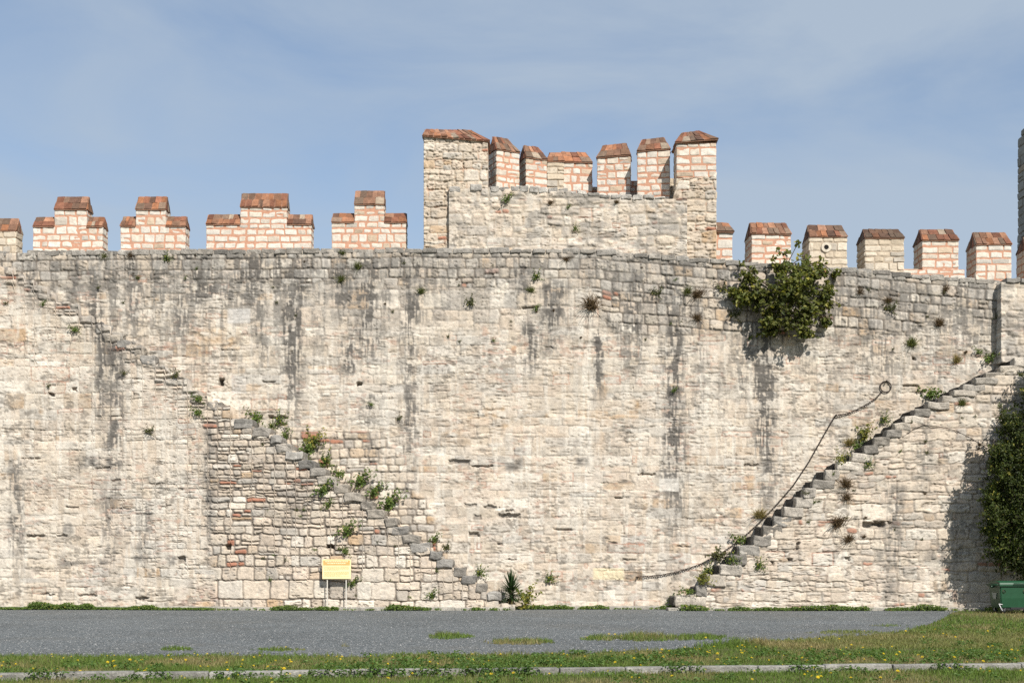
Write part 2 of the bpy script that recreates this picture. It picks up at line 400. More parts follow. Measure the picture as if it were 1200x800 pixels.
def wall_left(u, v):
    """front face of the mass that carries the left stair"""
    h, c, m, pit = weathered(u, v, 103, (11, 19), (15, 48), .024)
    nb = (fbm(u / 18, v / 12, 301, 4) - .5) * 2
    ls = lstair(u)
    # big drafted blocks, plastered over
    def hh(y): return (15, 27) if y > 655 else ((8, 15) if y > 610 else (6.5, 11.5))
    def ww(y): return (14, 34) if y > 655 else (9, 26)
    h4, c4, m4 = crisp(u, v, 111, hh, ww, 1.5, .30, .95, 2.2, .06, (.195, .165, .135), .12, .05, .38, 1.6, 1.2, .15, .12)
    edge = np.interp(v, [440, 470, 495, 520, 560, 600, 660, 715], [225, 240, 238, 240, 238, 239, 246, 250])
    kC = sst(-6, 4, u - edge + nb * 9)
    h, c = blend_zone(h, c, kC, h4, c4)
    # broken stones along the line of the old steps
    dl = v - ls
    h5, c5, m5 = crisp(u, v, 121, (8, 12), (14, 30), 2.0, .25, 1.0, 2.4, .085, (.22, .19, .16), .45, .05, .3, 3.0, 2.2, .16, .2)
    kS = (1 - sst(14, 34, dl + nb * 16)) * (1 - kC) 
    h, c = blend_zone(h, c, kS, h5, c5)
    c = mixc(c, (1 - sst(4, 24, dl + nb * 10)) * .45 * sst(.35, .6, fbm(u / 8, v / 8, 331, 3)), GREY)
    # dark weathering in the rubble
    for (a, b, rx, ry, k) in [(345, 585, 26, 40, .6), (330, 545, 22, 14, .4), (420, 655, 20, 10, .3), (248, 520, 6, 40, .7), (246, 580, 5, 50, .6), (345, 690, 30, 14, .3), (520, 690, 24, 10, .35), (440, 625, 26, 14, .3)]:
        mm = np.exp(-(((u - a + nb * 6) / rx) ** 2 + ((v - b) / ry) ** 2)) * sst(.35, .6, fbm(u / 6, v / 5, 341, 4))
        c = mixc(c, mm * k, (.19, .165, .14))
    red = np.exp(-(((u - 228) / 20) ** 2 + ((v - 700) / 9) ** 2)) * sst(.3, .6, fbm(u / 10, v / 10, 351, 3))
    c = mixc(c, red * .5, (.52, .27, .21))
    c, k = stains(c, u, v, np.where(u > 245, .35, 1.0), m)
    h, c = holes(h, c, u, v)
    h = h - (1.1 - ldep(u))
    return h, c

def wall_right(u, v):
    h, c, m, pit = weathered(u, v, 403, (11, 20), (14, 42), .034)
    nb = (fbm(u / 16, v / 12, 501, 4) - .5) * 2
    h2, c2, m2 = crisp(u, v, 411, (8, 17), (12, 40), 1.9, .35, .9, 2.4, .045, (.30, .25, .20), .14, .04, .3, 1.8, 1.2, .15, .22)
    k2 = sst(.42, .52, fbm(u / 26, v / 18, 421, 3) + .03)
    h, c = blend_zone(h, c, k2 * .8, h2, c2)
    h3, c3, m3 = crisp(u, v, 431, (9.5, 12.5), (12, 26), 1.0, .05, .7, 2.4, .05, (.24, .21, .175), .45, .04, .3, 1.0, 1.8, .13, .1)
    k3 = sst(1128, 1150, u + nb * 16) * (1 - sst(468, 486, v + nb * 14))
    h, c = blend_zone(h, c, k3, h3, c3)
    for (a, b, rx, ry, k) in [(1100, 548, 20, 7, .5), (1020, 540, 22, 20, .25), (860, 690, 30, 8, .3), (1015, 500, 40, 10, .3), (930, 600, 22, 9, .4), (985, 560, 26, 9, .35)]:
        mm = np.exp(-(((u - a + nb * 6) / rx) ** 2 + ((v - b) / ry) ** 2)) * sst(.38, .6, fbm(u / 6, v / 5, 441, 4))
        c = mixc(c, np.clip(mm * k * 1.5, 0, .85), (.21, .175, .145))
    c, k = stains(c, u, v, .8, m2)
    h, c = holes(h, c, u, v)
    return h, c

def wall_plain(seed, grey=.3):
    def fn(u, v):
        h, c, m, pit = weathered(u, v, seed, (8, 13), (12, 34))
        nb = (fbm(u / 16, v / 12, seed + 90, 4) - .5) * 2
        h2, c2, m2 = crisp(u, v, seed + 11, (8, 14), (10, 26), 1.6, .2, 1.0, 2.6, .05, (.36, .31, .25), grey, .04, .35, 2.0, 2.0, .13, .2)
        k2 = sst(.44, .58, fbm(u / 24, v / 18, seed + 95, 3) + .05)
        h, c = blend_zone(h, c, k2 * .85, h2, c2)
        g = sst(.50, .68, fbm(u / 16, v / 12, seed + 97, 4))
        c = mixc(c, g * .5, GREY); c = mixc(c, g * g * .3, DGREY)
        return h, c
    return fn

def wall_rubble(seed):
    def fn(u, v):
        h, c, m = crisp(u, v, seed, (7, 14), (9, 28), 1.8, .35, .7, 2.2, .045, (.40, .335, .26), .06, .06, .3, 1.6, 1.2, .12, .12)
        er, pit = eroded(u, v, seed + 40)
        h = h + er - pit * .05; c = mixc(c, pit * .45, DIRT)
        rm = sst(.60, .70, fbm(u / 9, v / 4, seed + 50, 3)); c = mixc(c, rm * .5 * (1 - sst(-.2, 1.2, m.d)), (.45, .25, .17))
        c = mixc(c, sst(.5, .7, fbm(u / 20, v / 16, seed + 55, 3)) * .25, (.47, .36, .25))
        return h, c
    return fn

def heightfield(name, us, tops, bot, nrow, d0, fn, mat, parent, back=1.0):
    t = np.linspace(0, 1, nrow)[:, None]
    tp = np.asarray(tops, float)[None, :]
    U = np.repeat(np.asarray(us, float)[None, :], nrow, 0)
    V = tp + (bot - tp) * t
    h, c = fn(U, V)
    s = S(d0)
    X = (U - 600) * s; Z = CH + (HZ - V) * s; Y = d0 - h
    X = np.pad(X, 1, 'edge'); Z = np.pad(Z, 1, 'edge'); Y = np.pad(Y, 1, 'edge')
    Y[0] = Y[-1] = d0 + back; Y[:, 0] = Y[:, -1] = d0 + back
    c = np.pad(c, ((1, 1), (1, 1), (0, 0)), 'edge')
    n, m = X.shape
    idx = np.arange(n * m).reshape(n, m)
    f = np.stack([idx[:-1, :-1], idx[1:, :-1], idx[1:, 1:], idx[:-1, 1:]], -1).reshape(-1, 4)
    return np_obj(name, np.stack([X, Y, Z], -1), f, mat, parent, np.clip(c, .02, .8), True)

# ------------------------------------------------------------------ stone blocks
_n = 5
_g = [(i, j, k) for i in range(_n) for j in range(_n) for k in range(_n) if 0 in (i, j, k) or _n - 1 in (i, j, k)]
_gi = {p: n for n, p in enumerate(_g)}
BT = np.array(_g)
_f = []
for a in range(3):
    b, c = [(1, 2), (2, 0), (0, 1)][a]
    for side in (0, _n - 1):
        for i in range(_n - 1):
            for j in range(_n - 1):
                q = []
                for di, dj in ((0, 0), (1, 0), (1, 1), (0, 1)):
                    p = [0, 0, 0]; p[a] = side; p[b] = i + di; p[c] = j + dj
                    q.append(_gi[tuple(p)])
                _f.append(q if side else q[::-1])
BF = np.array(_f)

class Blocks:
    def __init__(s, seed): s.c = []; s.h = []; s.col = []; s.r = []; s.rng = np.random.default_rng(seed); s.extra = []
    def add(s, lo, hi, col, r=.02):
        lo = np.array(lo, float); hi = np.array(hi, float)
        s.c.append((lo + hi) / 2); s.h.append(np.maximum((hi - lo) / 2, .004)); s.col.append(col); s.r.append(r)
    def raw(s, verts, faces, col): s.extra.append((np.array(verts, float), faces, col))
    def box(s, lo, hi, col):
        x0, y0, z0 = lo; x1, y1, z1 = hi
        s.raw([(x0,y0,z0),(x1,y0,z0),(x1,y1,z0),(x0,y1,z0),(x0,y0,z1),(x1,y0,z1),(x1,y1,z1),(x0,y1,z1)],
              [(0,3,2,1),(4,5,6,7),(0,1,5,4),(1,2,6,5),(2,3,7,6),(3,0,4,7)], col)
    def geo(s, jit=.010):
        V = []; FF = []; C = []; off = 0
        if s.c:
            c = np.array(s.c)[:, None, :]; h = np.array(s.h)[:, None, :]
            r = np.minimum(np.array(s.r)[:, None, None], h * .9)
            a = (h - r)
            lut = np.stack([-h, -a, 0 * h, a, h], 2)          # N,1,5,3
            p = np.empty((len(s.c), len(BT), 3))
            for ax in range(3): p[:, :, ax] = lut[:, 0, :, ax][:, BT[:, ax]]
            core = np.clip(p, -a, a); dv = p - core
            rr = np.min(r, 2, keepdims=True)
            L = np.linalg.norm(dv / np.maximum(r, 1e-6), axis=2, keepdims=True)
            p = core + np.where(L > 1, dv / np.maximum(L, 1e-6), dv)
            ph = s.rng.random((len(s.c), 1, 3)) * 40
            w = p * 5.5 + ph
            p = p + jit * np.stack([np.sin(w[..., 1] * 2.3 + 1.7 * np.sin(w[..., 2] * 1.9)), np.sin(w[..., 2] * 2.1 + 1.5 * np.sin(w[..., 0] * 2.2)),
                                    np.sin(w[..., 0] * 2.4 + 1.6 * np.sin(w[..., 1] * 2.0))], -1)
            p = p + c
            V.append(p.reshape(-1, 3)); N = len(s.c)
            FF.append((BF[None] + (np.arange(N) * len(BT))[:, None, None]).reshape(-1, 4))
            C.append(np.repeat(np.array(s.col), len(BT), 0)); off = N * len(BT)
        for v, f, col in s.extra:
            V.append(v); FF.append(np.array(f) + off); C.append(np.repeat(np.array([col]), len(v), 0)); off += len(v)
        return np.concatenate(V), np.concatenate(FF), np.concatenate(C)
    def build(s, name, mat, parent=None, jit=.010):
        V, FF, C = s.geo(jit)
        return np_obj(name, V, FF, mat, parent, C, False)

PAL = {
 'red': dict(m=(.47, .26, .175), a=(.60, .555, .49), b=(.545, .475, .39), g=.06, joint=.019, proud=.012),
 'cream': dict(m=(.40, .33, .25), a=(.56, .49, .395), b=(.48, .40, .30), g=.10, joint=.013, proud=.028),
 'shade': dict(m=(.26, .225, .185), a=(.36, .335, .30), b=(.30, .275, .24), g=.4, joint=.016, proud=.03),  # darkened stone tones: the shade on the tower's left face put into colour
}
def pick(rng, pal):
    a = np.array(pal['a']); b = np.array(pal['b']); k = rng.random()
    c = a + (b - a) * k ** 1.5
    if rng.random() < pal['g']: c = c * .45 + np.array(GREY) * .55
    if rng.random() < .05: c = c * .5 + np.array(OCHRE) * .5
    return np.clip(c * rng.uniform(.9, 1.08), 0, .7)

def block_wall(B, x0, x1, y0, y1, z0, z1, pal, ch=.27, cw=(.3, .55), dep=.24):
    """four stone-faced sides round a mortar core"""
    rng = B.rng; pal = PAL[pal]; j = pal['joint']; pr = pal['proud']
    B.box((x0, y0, z0), (x1, y1, z1), pal['m'])
    n = max(1, round((z1 - z0) / ch)); hs = rng.uniform(.75, 1.25, n); hs *= (z1 - z0) / hs.sum()
    z = z0; dep = min(dep, (x1 - x0) * .45, (y1 - y0) * .45)
    for i in range(n):
        za, zb = z + j * rng.uniform(.5, 1.1), z + hs[i] - j * rng.uniform(.5, 1.1); z += hs[i]
        def row(a, b, put, sub):
            p = a
            while p < b - .02:
                w = rng.uniform(*cw)
                if b - (p + w) < cw[0] * .55: w = b - p
                q = min(b, p + w)
                lo = p + (j * rng.uniform(.5, 1.2) if p > a else -pr * .6)
                hi = q - (j * rng.uniform(.5, 1.2) if q < b else -pr * .6)
                zz0 = za + rng.uniform(0, .014) ; zz1 = zb - rng.uniform(0, .014)
                if rng.random() < sub and zz1 - zz0 > .2:
                    zm = zz0 + (zz1 - zz0) * rng.uniform(.4, .6)
                    put(lo, hi, zz0, zm - j * .8); put(lo, hi, zm + j * .8, zz1)
                else: put(lo, hi, zz0, zz1)
                p = q
        P_ = lambda: pr * rng.uniform(.5, 1.4)
        row(x0, x1, lambda a, b, c, d: B.add((a, y0 - P_(), c), (b, y0 + dep * .5, d), pick(rng, pal), rng.uniform(.02, .05)), .08)
        row(x0, x1, lambda a, b, c, d: B.add((a, y1 - dep * .5, c), (b, y1 + P_(), d), pick(rng, pal), .03), .0)
        row(y0, y1, lambda a, b, c, d: B.add((x0 - P_(), a, c), (x0 + dep * .5, b, d), pick(rng, pal), rng.uniform(.02, .04)), .1)
        row(y0, y1, lambda a, b, c, d: B.add((x1 - dep * .5, a, c), (x1 + P_(), b, d), pick(rng, pal), rng.uniform(.02, .04)), .1)

TILEC = [(.33, .145, .072), (.28, .11, .058), (.22, .09, .05), (.34, .165, .09), (.15, .08, .052), (.29, .15, .09), (.23, .15, .10), (.37, .15, .065)]
def tile_roof(name, e, rg, parent, seed, dark=0.0, cols=None, lap=.024, rows=2):
    """e: four eave corners FL, FR, BR, BL ; rg: ridge left, ridge right (local coords)"""
    rng = np.random.default_rng(seed)
    fl, fr, br, bl = [np.array(p, float) for p in e]; rl, rr = [np.array(p, float) for p in rg]
    V = []; FF = []; C = []; off = 0
    dn = np.array((0, 0, -.05))
    core = [fl, fr, br, bl, rl, rr, fl + dn, fr + dn, br + dn, bl + dn]
    V.append(np.array(core)); C.append(np.repeat([[.27, .15, .10]], 10, 0))
    tri = []
    FF.append(np.array([(0, 1, 5, 4), (2, 3, 4, 5), (6, 9, 8, 7), (0, 6, 7, 1), (1, 7, 8, 2), (2, 8, 9, 3), (3, 9, 6, 0), (0, 4, 3, 3), (1, 2, 5, 5)])[:7])
    t3 = np.array([(0, 4, 3), (1, 2, 5)])
    off = 10
    def quad(p00, p10, p11, p01, n, rw):
        nonlocal off
        nrm = np.cross(p10 - p00, (p01 + p11) / 2 - (p00 + p10) / 2); nrm = nrm / (np.linalg.norm(nrm) + 1e-9)
        for r in range(rw):
            nn = max(2, n + rng.integers(-1, 2))
            cut = np.sort(np.concatenate([[0, 1], (np.arange(1, nn) + rng.uniform(-.18, .18, nn - 1)) / nn]))
            for k in range(nn):
                a, b = cut[k] + .008, cut[k + 1] - .008
                t0, t1 = r / rw - (.03 if r == 0 else .05), (r + 1) / rw - .01
                lift = lap * (.5 + .5 * rng.random()); jit = rng.normal(0, .012, 4)
                def pt(s, t, l): 
                    bot = p00 + (p10 - p00) * s; tp = p01 + (p11 - p01) * s
                    return bot + (tp - bot) * t + nrm * l
                q = [pt(a, t0, lift + jit[0]), pt(b, t0, lift + jit[1]), pt(b, t1, .012 + abs(jit[2])), pt(a, t1, .012 + abs(jit[3]))]
                q2 = [p - nrm * .05 for p in q]
                V.append(np.array(q + q2))
                FF.append(np.array([(0, 1, 2, 3), (4, 7, 6, 5), (0, 4, 5, 1), (1, 5, 6, 2), (2, 6, 7, 3), (3, 7, 4, 0)]) + off); off += 8
                c = np.array(TILEC[rng.integers(len(TILEC))]) * rng.uniform(.55, 1.1); c = c * .9 + .1 * c.mean()
                if rng.random() < .10 + dark: c = c * .35 + np.array((.12, .085, .06)) * .65
                if rng.random() < .045: c = np.array((.34, .27, .20)) * rng.uniform(.7, 1.0)
                if dark > .3: c = c * (1 - dark * .5)
                C.append(np.repeat([c], 8, 0))
    L = np.linalg.norm(fr - fl); n = max(3, int(L / .23))
    quad(fl, fr, rr, rl, n, rows); quad(br, bl, rl, rr, n, rows)
    dep = np.linalg.norm(bl - fl); n2 = max(2, int(dep / .2))
    quad(bl, fl, rl, rl, n2, rows); quad(fr, br, rr, rr, n2, rows)
    # ridge bedding
    V3 = np.concatenate(V); C3 = np.concatenate(C)
    return np_obj(name, V3, [np.concatenate(FF), t3], M_TILE, parent, C3, False)

def merlon(parent, uL, uR, vB, vE, vR, d, th, theta=0.0, pal='red', ridge=None, steps=None, seed=0, dark=0.0, label=None, ov=.012, ch=.27, cw=(.3, .55), slope=0.0, name='merlon', hole=None):
    """single merlon whose front face spans uL..uR ; steps = (uA,uB,vE2,vR2): taller middle block"""
    s = S(d); w = (uR - uL) * s / math.cos(theta)
    z0 = PZ(vB, d); zE = PZ(vE, d); zR = PZ(vR, d)
    B = Blocks(seed)
    x0 = 0.0
    block_wall(B, 0, w, 0, th, 0, zE - z0, pal, ch, cw)
    if steps:
        uA, uB, vE2, vR2 = steps[:4]
        xa, xb = (uA - uL) * s, (uB - uL) * s
        block_wall(B, xa, xb, .0 + .002, th - .002, zE - z0 - .002, PZ(vE2, d) - z0, pal, ch, cw)
    if hole:
        hu, hv, hr = hole
        hx, hz = (hu - uL) * s, PZ(hv, d) - z0
        n = 20; ro, ri = hr * s, hr * s * .42
        vs = []; fs = []
        for i in range(n):
            a = 2 * math.pi * i / n
            for (rad, yy) in ((ro, .02), (ro * .94, -.06), (ri * 1.1, -.06), (ri, -.03), (ri, .18)):
                vs.append((hx + rad * math.cos(a), yy, hz + rad * math.sin(a)))
        for i in range(n):
            k = (i + 1) % n
            for q in range(4): fs.append((i * 5 + q, k * 5 + q, k * 5 + q + 1, i * 5 + q + 1))
        B.raw(vs, fs, (.55, .49, .40))
        vs2 = [(hx + ri * 1.06 * math.cos(2 * math.pi * i / n), -.045, hz + ri * 1.06 * math.sin(2 * math.pi * i / n)) for i in range(n)] 
        # black disc painting the shade in the pipe mouth, set inside the collar
        c0 = len(vs2); vs2.append((hx, -.040, hz))
        fs2 = [(c0, i, (i + 1) % n, (i + 1) % n) for i in range(n)]
        vs3 = []; fs3 = []
        for i in range(0, n, 2):
            j0 = len(vs3); vs3 += [vs2[c0], vs2[i], vs2[(i + 1) % n], vs2[(i + 2) % n]]; fs3.append((j0, j0 + 3, j0 + 2, j0 + 1))
        B.raw(vs3, fs3, (.012, .011, .010))
    o = B.build(name, M_BLOCK, parent, .010)
    o.location = (PX(uL, d), d, z0); o.rotation_euler = (0, 0, theta)
    if label: o['label'] = label
    def cap(xa, xb, ze, zr, ra, rb, sd, ovl=ov, ovr=ov):
        return tile_roof('tile_roof', [(xa - ovl, -.05, ze), (xb + ovr, -.05, ze + slope), (xb + ovr, th + .05, ze + slope), (xa - ovl, th + .05, ze)],
                         [(ra, th * .5, zr), (rb, th * .5, zr + slope)], o, sd, dark)
    hE = zE - z0; hR = zR - z0
    if steps:
        h2, r2 = PZ(steps[2], d) - z0, PZ(steps[3], d) - z0
        cap(0, xa, hE, hR, .02, xa - .01, seed + 1, ov, -.02)
        cap(xb, w, hE, hR, xb + .01, w - .02, seed + 2, -.02, ov)
        cap(xa, xb, h2, r2, xa + .02, xb - .02, seed + 3)
    else:
        ra, rb = ridge if ridge else (.06, w - .06)
        cap(0, w, hE, hR, ra, rb, seed + 1)
    return o

# ================================================================== FORTRESS WALL
wall = thing('fortress_wall', 'long cream limestone fortress wall with black weather streaks and tiled merlons along its top', 'wall')
us = np.concatenate([np.arange(-240, -30, 1.4), np.arange(-30, 1220, .9), np.arange(1220, 1331, 1.4)])
heightfield('wall_face', us, topv(us), 715.5, 470, 0.0, wall_main, M_STONE, wall, 4.0)
# coping course
B = Blocks(5); rng = np.random.default_rng(5)
u = -240.0
while u < 1171:
    w = rng.uniform(13, 24); e = min(u + w, 1172)
    t = float(topv((u + e) / 2)); th = rng.uniform(4.6, 6.4)
    if not (5 < u < 22):
        c = np.array(GREY) * rng.uniform(.62, 1.15); c = c * .8 + np.array(CREAM) * .2 * rng.random()
        B.add((PX(u + .4), -rng.uniform(.04, .10), PZ(t + 3.4 + rng.uniform(-.3, .8))), (PX(e - .4), 1.1, PZ(t + 3.4 - th + rng.uniform(-.5, .5))), c, .03)
    u = e
u = 1173.0
while u < 1330:
    w = rng.uniform(13, 22); e = u + w; t = float(topv(u)) 
    B.add((PX(u + .4), -.46, PZ(t + 3.4)), (PX(e - .4), 1.1, PZ(t - 2 + rng.uniform(-.5, .5))), np.array(GREY) * rng.uniform(.7, 1.2), .03); u = e
B.build('coping', M_STEP, wall, .014)
# wall section standing forward at the right end
us = np.arange(1173, 1331, .9)
heightfield('buttress', us, topv(us) - .5, 425, 105, -.40, wall_plain(603, .3), M_STONE, wall, 1.0)
# footing ledge along the middle stretch
def footing(parent, u0, u1, dface, seed):
    B = Blocks(seed); rng = np.random.default_rng(seed); x = PX(u0); x1 = PX(u1)
    while x < x1:
        e = min(x1, x + rng.uniform(.9, 2.4))
        df = dface if dface is not None else -float(ldep(600 + (x + e) / 2 / S(0)))
        B.add((x + .004, df - .28 + rng.uniform(-.02, .02), -.1), (e - .004, df + .3, .12 + rng.uniform(-.015, .012)), np.array((.36, .335, .29)) * rng.uniform(.85, 1.1), .03)
        x = e
    o = B.build('footing', M_STEP, parent, .01); o.location = -parent.location; return o
footing(wall, 606, 788, 0.0, 7)

# left, stepped merlons
d = 2.5
LM = [(-62, 18.5, 297, 270, 253.5, (-52, -24, 248, 231), 'cream', None),
      (-165, -90, 297, 266, 252, (-146, -110, 246, 229), 'red', None),
      (39, 120, 300, 265, 252, (64, 101.5, 245, 228), 'red', None),
      (141.5, 217, 300, 264.5, 251.5, (159.5, 194, 245, 228), 'red', None),
      (242, 364.5, 300, 262.5, 249, (282, 336, 242, 224), 'red', None),
      (389, 475.5, 300, 260, 247.5, (415.5, 450, 239, 221), 'red', None)]
for i, (a, b, vb, ve, vr, st, pal, lb) in enumerate(LM):
    merlon(wall, a, b, vb, ve, vr, d, .62, 0, pal, steps=st, seed=1000 + i * 10, ch=.255, cw=(.26, .52), dark=(.25 if i == 2 else .06),
           label=['merlon of bare yellowish rubble at the picture edge', None, None, None, 'widest stepped merlon with a broad raised middle', None][i])
# right, single merlons
RM = [(881, 927, 312, 273.5, 256.5, 'red', 0, 1.1, .04), (949, 992, 318, 277, 259.5, 'cream', 0, 1.1, .0),
      (1014, 1059, 325, 278.5, 264.5, 'cream', .6, 1.05, .0), (1081, 1123, 331, 281, 265, 'red', .05, 1.0, .0),
      (1144, 1185, 335, 286, 268.5, 'red', .0, 1.0, .0), (1204, 1246, 342, 290, 274, 'red', .3, 1.0, 0)]
for i, (a, b, vb, ve, vr, pal, dk, th, rot) in enumerate(RM):
    merlon(wall, a, b, vb, ve, vr, 1.6, th, rot, pal, seed=1200 + i * 10, dark=dk, ch=.26, cw=(.3, .6),
           hole=((968, 290, 6.2) if i == 1 else None),
           label={1: 'merlon of pale rubble with a round pipe mouth', 2: 'pale rubble merlon under dark brown tiles'}.get(i))
# low parapet between two right merlons
B = Blocks(77); s = S(1.62)
block_wall(B, PX(1006, 1.62), PX(1076, 1.62), 1.62, 2.2, PZ(334, 1.62), PZ(315, 1.62), 'cream', .22, (.3, .6))
block_wall(B, PX(1058, 1.6), PX(1130, 1.6), 1.58, 2.1, PZ(336, 1.6), PZ(316, 1.6), 'red', .22, (.3, .6))
B.box((PX(1031, 1.55), 1.53, PZ(324.5, 1.55)), (PX(1047, 1.55), 1.64, PZ(318.5, 1.55)), (.015, .013, .012))  # near-black box, shade of a parapet hole put into colour
B.build('parapet', M_BLOCK, wall)

# ================================================================== TOWER in the middle
tower = thing('gate_tower', 'open-backed stone tower rising above the wall with seven tile-capped merlons', 'tower', (PX(668, 2), 2.0, PZ(300, 2)))
def tp(o):    # keep world placement under the tower Empty
    o.location = Vector(o.location) - tower.location
us = np.arange(526, 806, .8)
tops = np.interp(us, [526, 640, 692, 740, 806], [219, 221, 228.5, 231, 233.5]) + (vnoise(us / 9, us * 0, 5) - .5) * 3
o = heightfield('inner_wall', us, tops, 306, 110, .75, wall_plain(703, .34), M_STONE, tower, 1.2); tp(o)
B = Blocks(15); rng = np.random.default_rng(15); u = 526.0
while u < 770:
    w = rng.uniform(8, 16); t = float(np.interp(u + w / 2, us, tops)); t0 = rng.uniform(5, 8) if u < 650 else rng.uniform(3.4, 6)
    if rng.random() < .93: B.add((PX(u + .4, .75), .75 - rng.uniform(.02, .07), PZ(t + t0 - 2.5, .75)), (PX(u + w - .4, .75), 1.6, PZ(t - 2 + rng.uniform(-.8, .8), .75)),
          (np.array(GREY) * rng.uniform(.7, 1.25)) * (1 if rng.random() < .6 else 1.35), .035)
    u += w
o = B.build('coping', M_STEP, tower, .014); tp(o)
# left turret with its curved tiled top
s0 = S(.95)
us = np.arange(496.5, 572, .8)
o = heightfield('turret', us, np.interp(us, [496, 530, 571], [159, 160, 166]), 312, 190, .95, wall_rubble(801), M_STONE, tower, 1.25); tp(o)
z = (310 - 160) * s0
tile_roof('tile_roof', [(-.03, -.1, z + .02), (75 * s0 + .05, -.1, z - .17), (75 * s0 + .05, 1.4, z - .17), (-.03, 1.4, z + .02)],
          [(.03, .62, z + .46), (1.66, .62, z + .43)], o, 26, .08); o.children[0].location = P(496.5, 310, .95) - tower.location - o.location
TM = [ # uL uR (front) vB vE vR d th theta pal ridge
 (582, 608.5, 246, 174.5, 156.5, 2.4, .75, .46, 'red', (.05, .62), .0),
 (616.5, 641, 246, 184, 167, 3.0, .75, .36, 'red', (.05, .62), .0),
 (660, 694, 246, 189.5, 174.5, 3.6, .8, .05, 'red', (-.05, .88), .0),
 (700, 738, 246, 184.5, 167, 3.0, .8, -.12, 'red', (.2, 1.05), .06),
 (747, 784, 246, 177, 160, 2.1, .8, -.12, 'red', (.18, .95), .05)]
for i, (a, b, vb, ve, vr, dd, th, rot, pal, rg, sl) in enumerate(TM):
    o = merlon(tower, a, b, vb, ve, vr, dd, th, rot, pal, ridge=rg, seed=1400 + i * 10, dark=.14, ch=.25, cw=(.24, .5), slope=sl); tp(o)
# rough pier joined to the third merlon
o = merlon(tower, 641.5, 660, 246, 189, 175, 3.35, .8, .02, 'cream', ridge=(.14, .55), seed=1490, dark=.1, ov=.05, name='pier'); tp(o)
# corner pier at the right
B = Blocks(35); s1 = S(1.05)
block_wall(B, 0, 46 * s1, 0, 1.0, (310 - 208) * s1, (310 - 167.5) * s1, 'red', .27, (.35, .65))
block_wall(B, 0, 46 * s1, .05, 1.0, 0, (310 - 207.5) * s1, 'cream', .28, (.3, .65))
block_wall(B, 12 * s1, 65 * s1, .06, 1.2, 0, (310 - 271) * s1, 'red', .34, (.4, .75))
o = B.build('corner_pier', M_BLOCK, tower); o.location = (PX(793, 1.05), 1.05, PZ(310, 1.05)); o.rotation_euler = (0, 0, -.03); tp(o)
us = np.arange(788, 839.5, .8)
oo = heightfield('pier_face', us, np.interp(us, [788, 795, 800, 839], [233, 214, 209, 207]), 312, 130, 1.03, wall_rubble(821), M_STONE, o, .1)
oo.location = -Vector((PX(793, 1.05), 1.05, PZ(310, 1.05)))
h = (310 - 167) * s1
tile_roof('tile_roof', [(-.06, -.1, h), (46 * s1 + .05, -.1, h + .1), (46 * s1 + .05, 1.1, h + .1), (-.06, 1.1, h)], [(.25, .5, h + .5), (.85, .5, h + .57)], o, 36, .15)
h = (310 - 271) * s1
tile_roof('tile_roof', [(46 * s1 + .02, -.03, h), (65 * s1 + .05, -.03, h - .02), (65 * s1 + .05, 1.25, h - .02), (46 * s1 + .02, 1.25, h)],
          [(46 * s1 + .02, .55, h + .45), (62 * s1, .55, h + .42)], o, 37, .1)
# broken wall climbing from the inner wall up to the corner pier
B = Blocks(45)
def pb(u0, u1, v0, v1, dd, pal, dep=.5): block_wall(B, PX(u0, dd), PX(u1, dd), dd, dd + dep, PZ(v1, dd), PZ(v0, dd), pal, .2, (.22, .5), .2)
pb(598, 645, 219, 250, 3.75, 'red'); pb(640, 715, 220, 250, 4.0, 'red'); pb(694, 716, 219, 250, 3.9, 'red'); pb(730, 800, 212, 250, 3.6, 'red'); pb(712, 734, 228, 250, 3.72, 'cream')
pb(716, 736, 214, 220, 3.68, 'cream', .4)
pb(778, 800, 209, 250, 3.2, 'cream')
B.box((PX(712, 4.3), 4.3, PZ(240, 4.3)), (PX(734, 4.3), 4.5, PZ(215, 4.3)), (.02, .018, .016))  # near-black backing block, paints the shade inside the drain hole
o = B.build('parapet', M_BLOCK, tower); tp(o)

# ================================================================== far tower at the right edge
ft = thing('corner_tower', 'tall grey stone tower darkened with painted-in shade, cut off by the right picture edge', 'tower', (PX(1193, 6), 4.0, 0))
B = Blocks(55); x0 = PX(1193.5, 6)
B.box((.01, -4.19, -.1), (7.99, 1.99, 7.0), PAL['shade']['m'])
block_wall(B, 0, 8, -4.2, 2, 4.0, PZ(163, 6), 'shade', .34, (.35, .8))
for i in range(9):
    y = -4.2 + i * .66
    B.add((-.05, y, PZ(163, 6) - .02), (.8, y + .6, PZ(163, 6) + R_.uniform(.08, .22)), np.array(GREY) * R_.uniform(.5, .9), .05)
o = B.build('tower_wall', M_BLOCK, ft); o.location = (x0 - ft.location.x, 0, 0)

# ================================================================== STAIRCASES
def step_block(name, lo, hi, col, parent, seed, front_dark=0.0):
    B = Blocks(seed)
    rng = B.rng
    lo = list(lo); hi = list(hi)
    # a step is two or three long stones laid in line from wall to front
    B.add(lo, hi, col, rng.uniform(.03, .055))
    V, FF, C = B.geo(.024)
    rot = rng.normal(0, .03)
    cen = V.mean(0); ca, sa = math.cos(rot), math.sin(rot)
    x = V[:, 0] - cen[0]; zz = V[:, 2] - cen[2]
    V[:, 0] = cen[0] + x * ca - zz * sa; V[:, 2] = cen[2] + x * sa + zz * ca
    # black crust on the riser end of the tread, a surface growth that stays with the stone
    return np_obj(name, V, FF, M_STEP, parent, C, False)

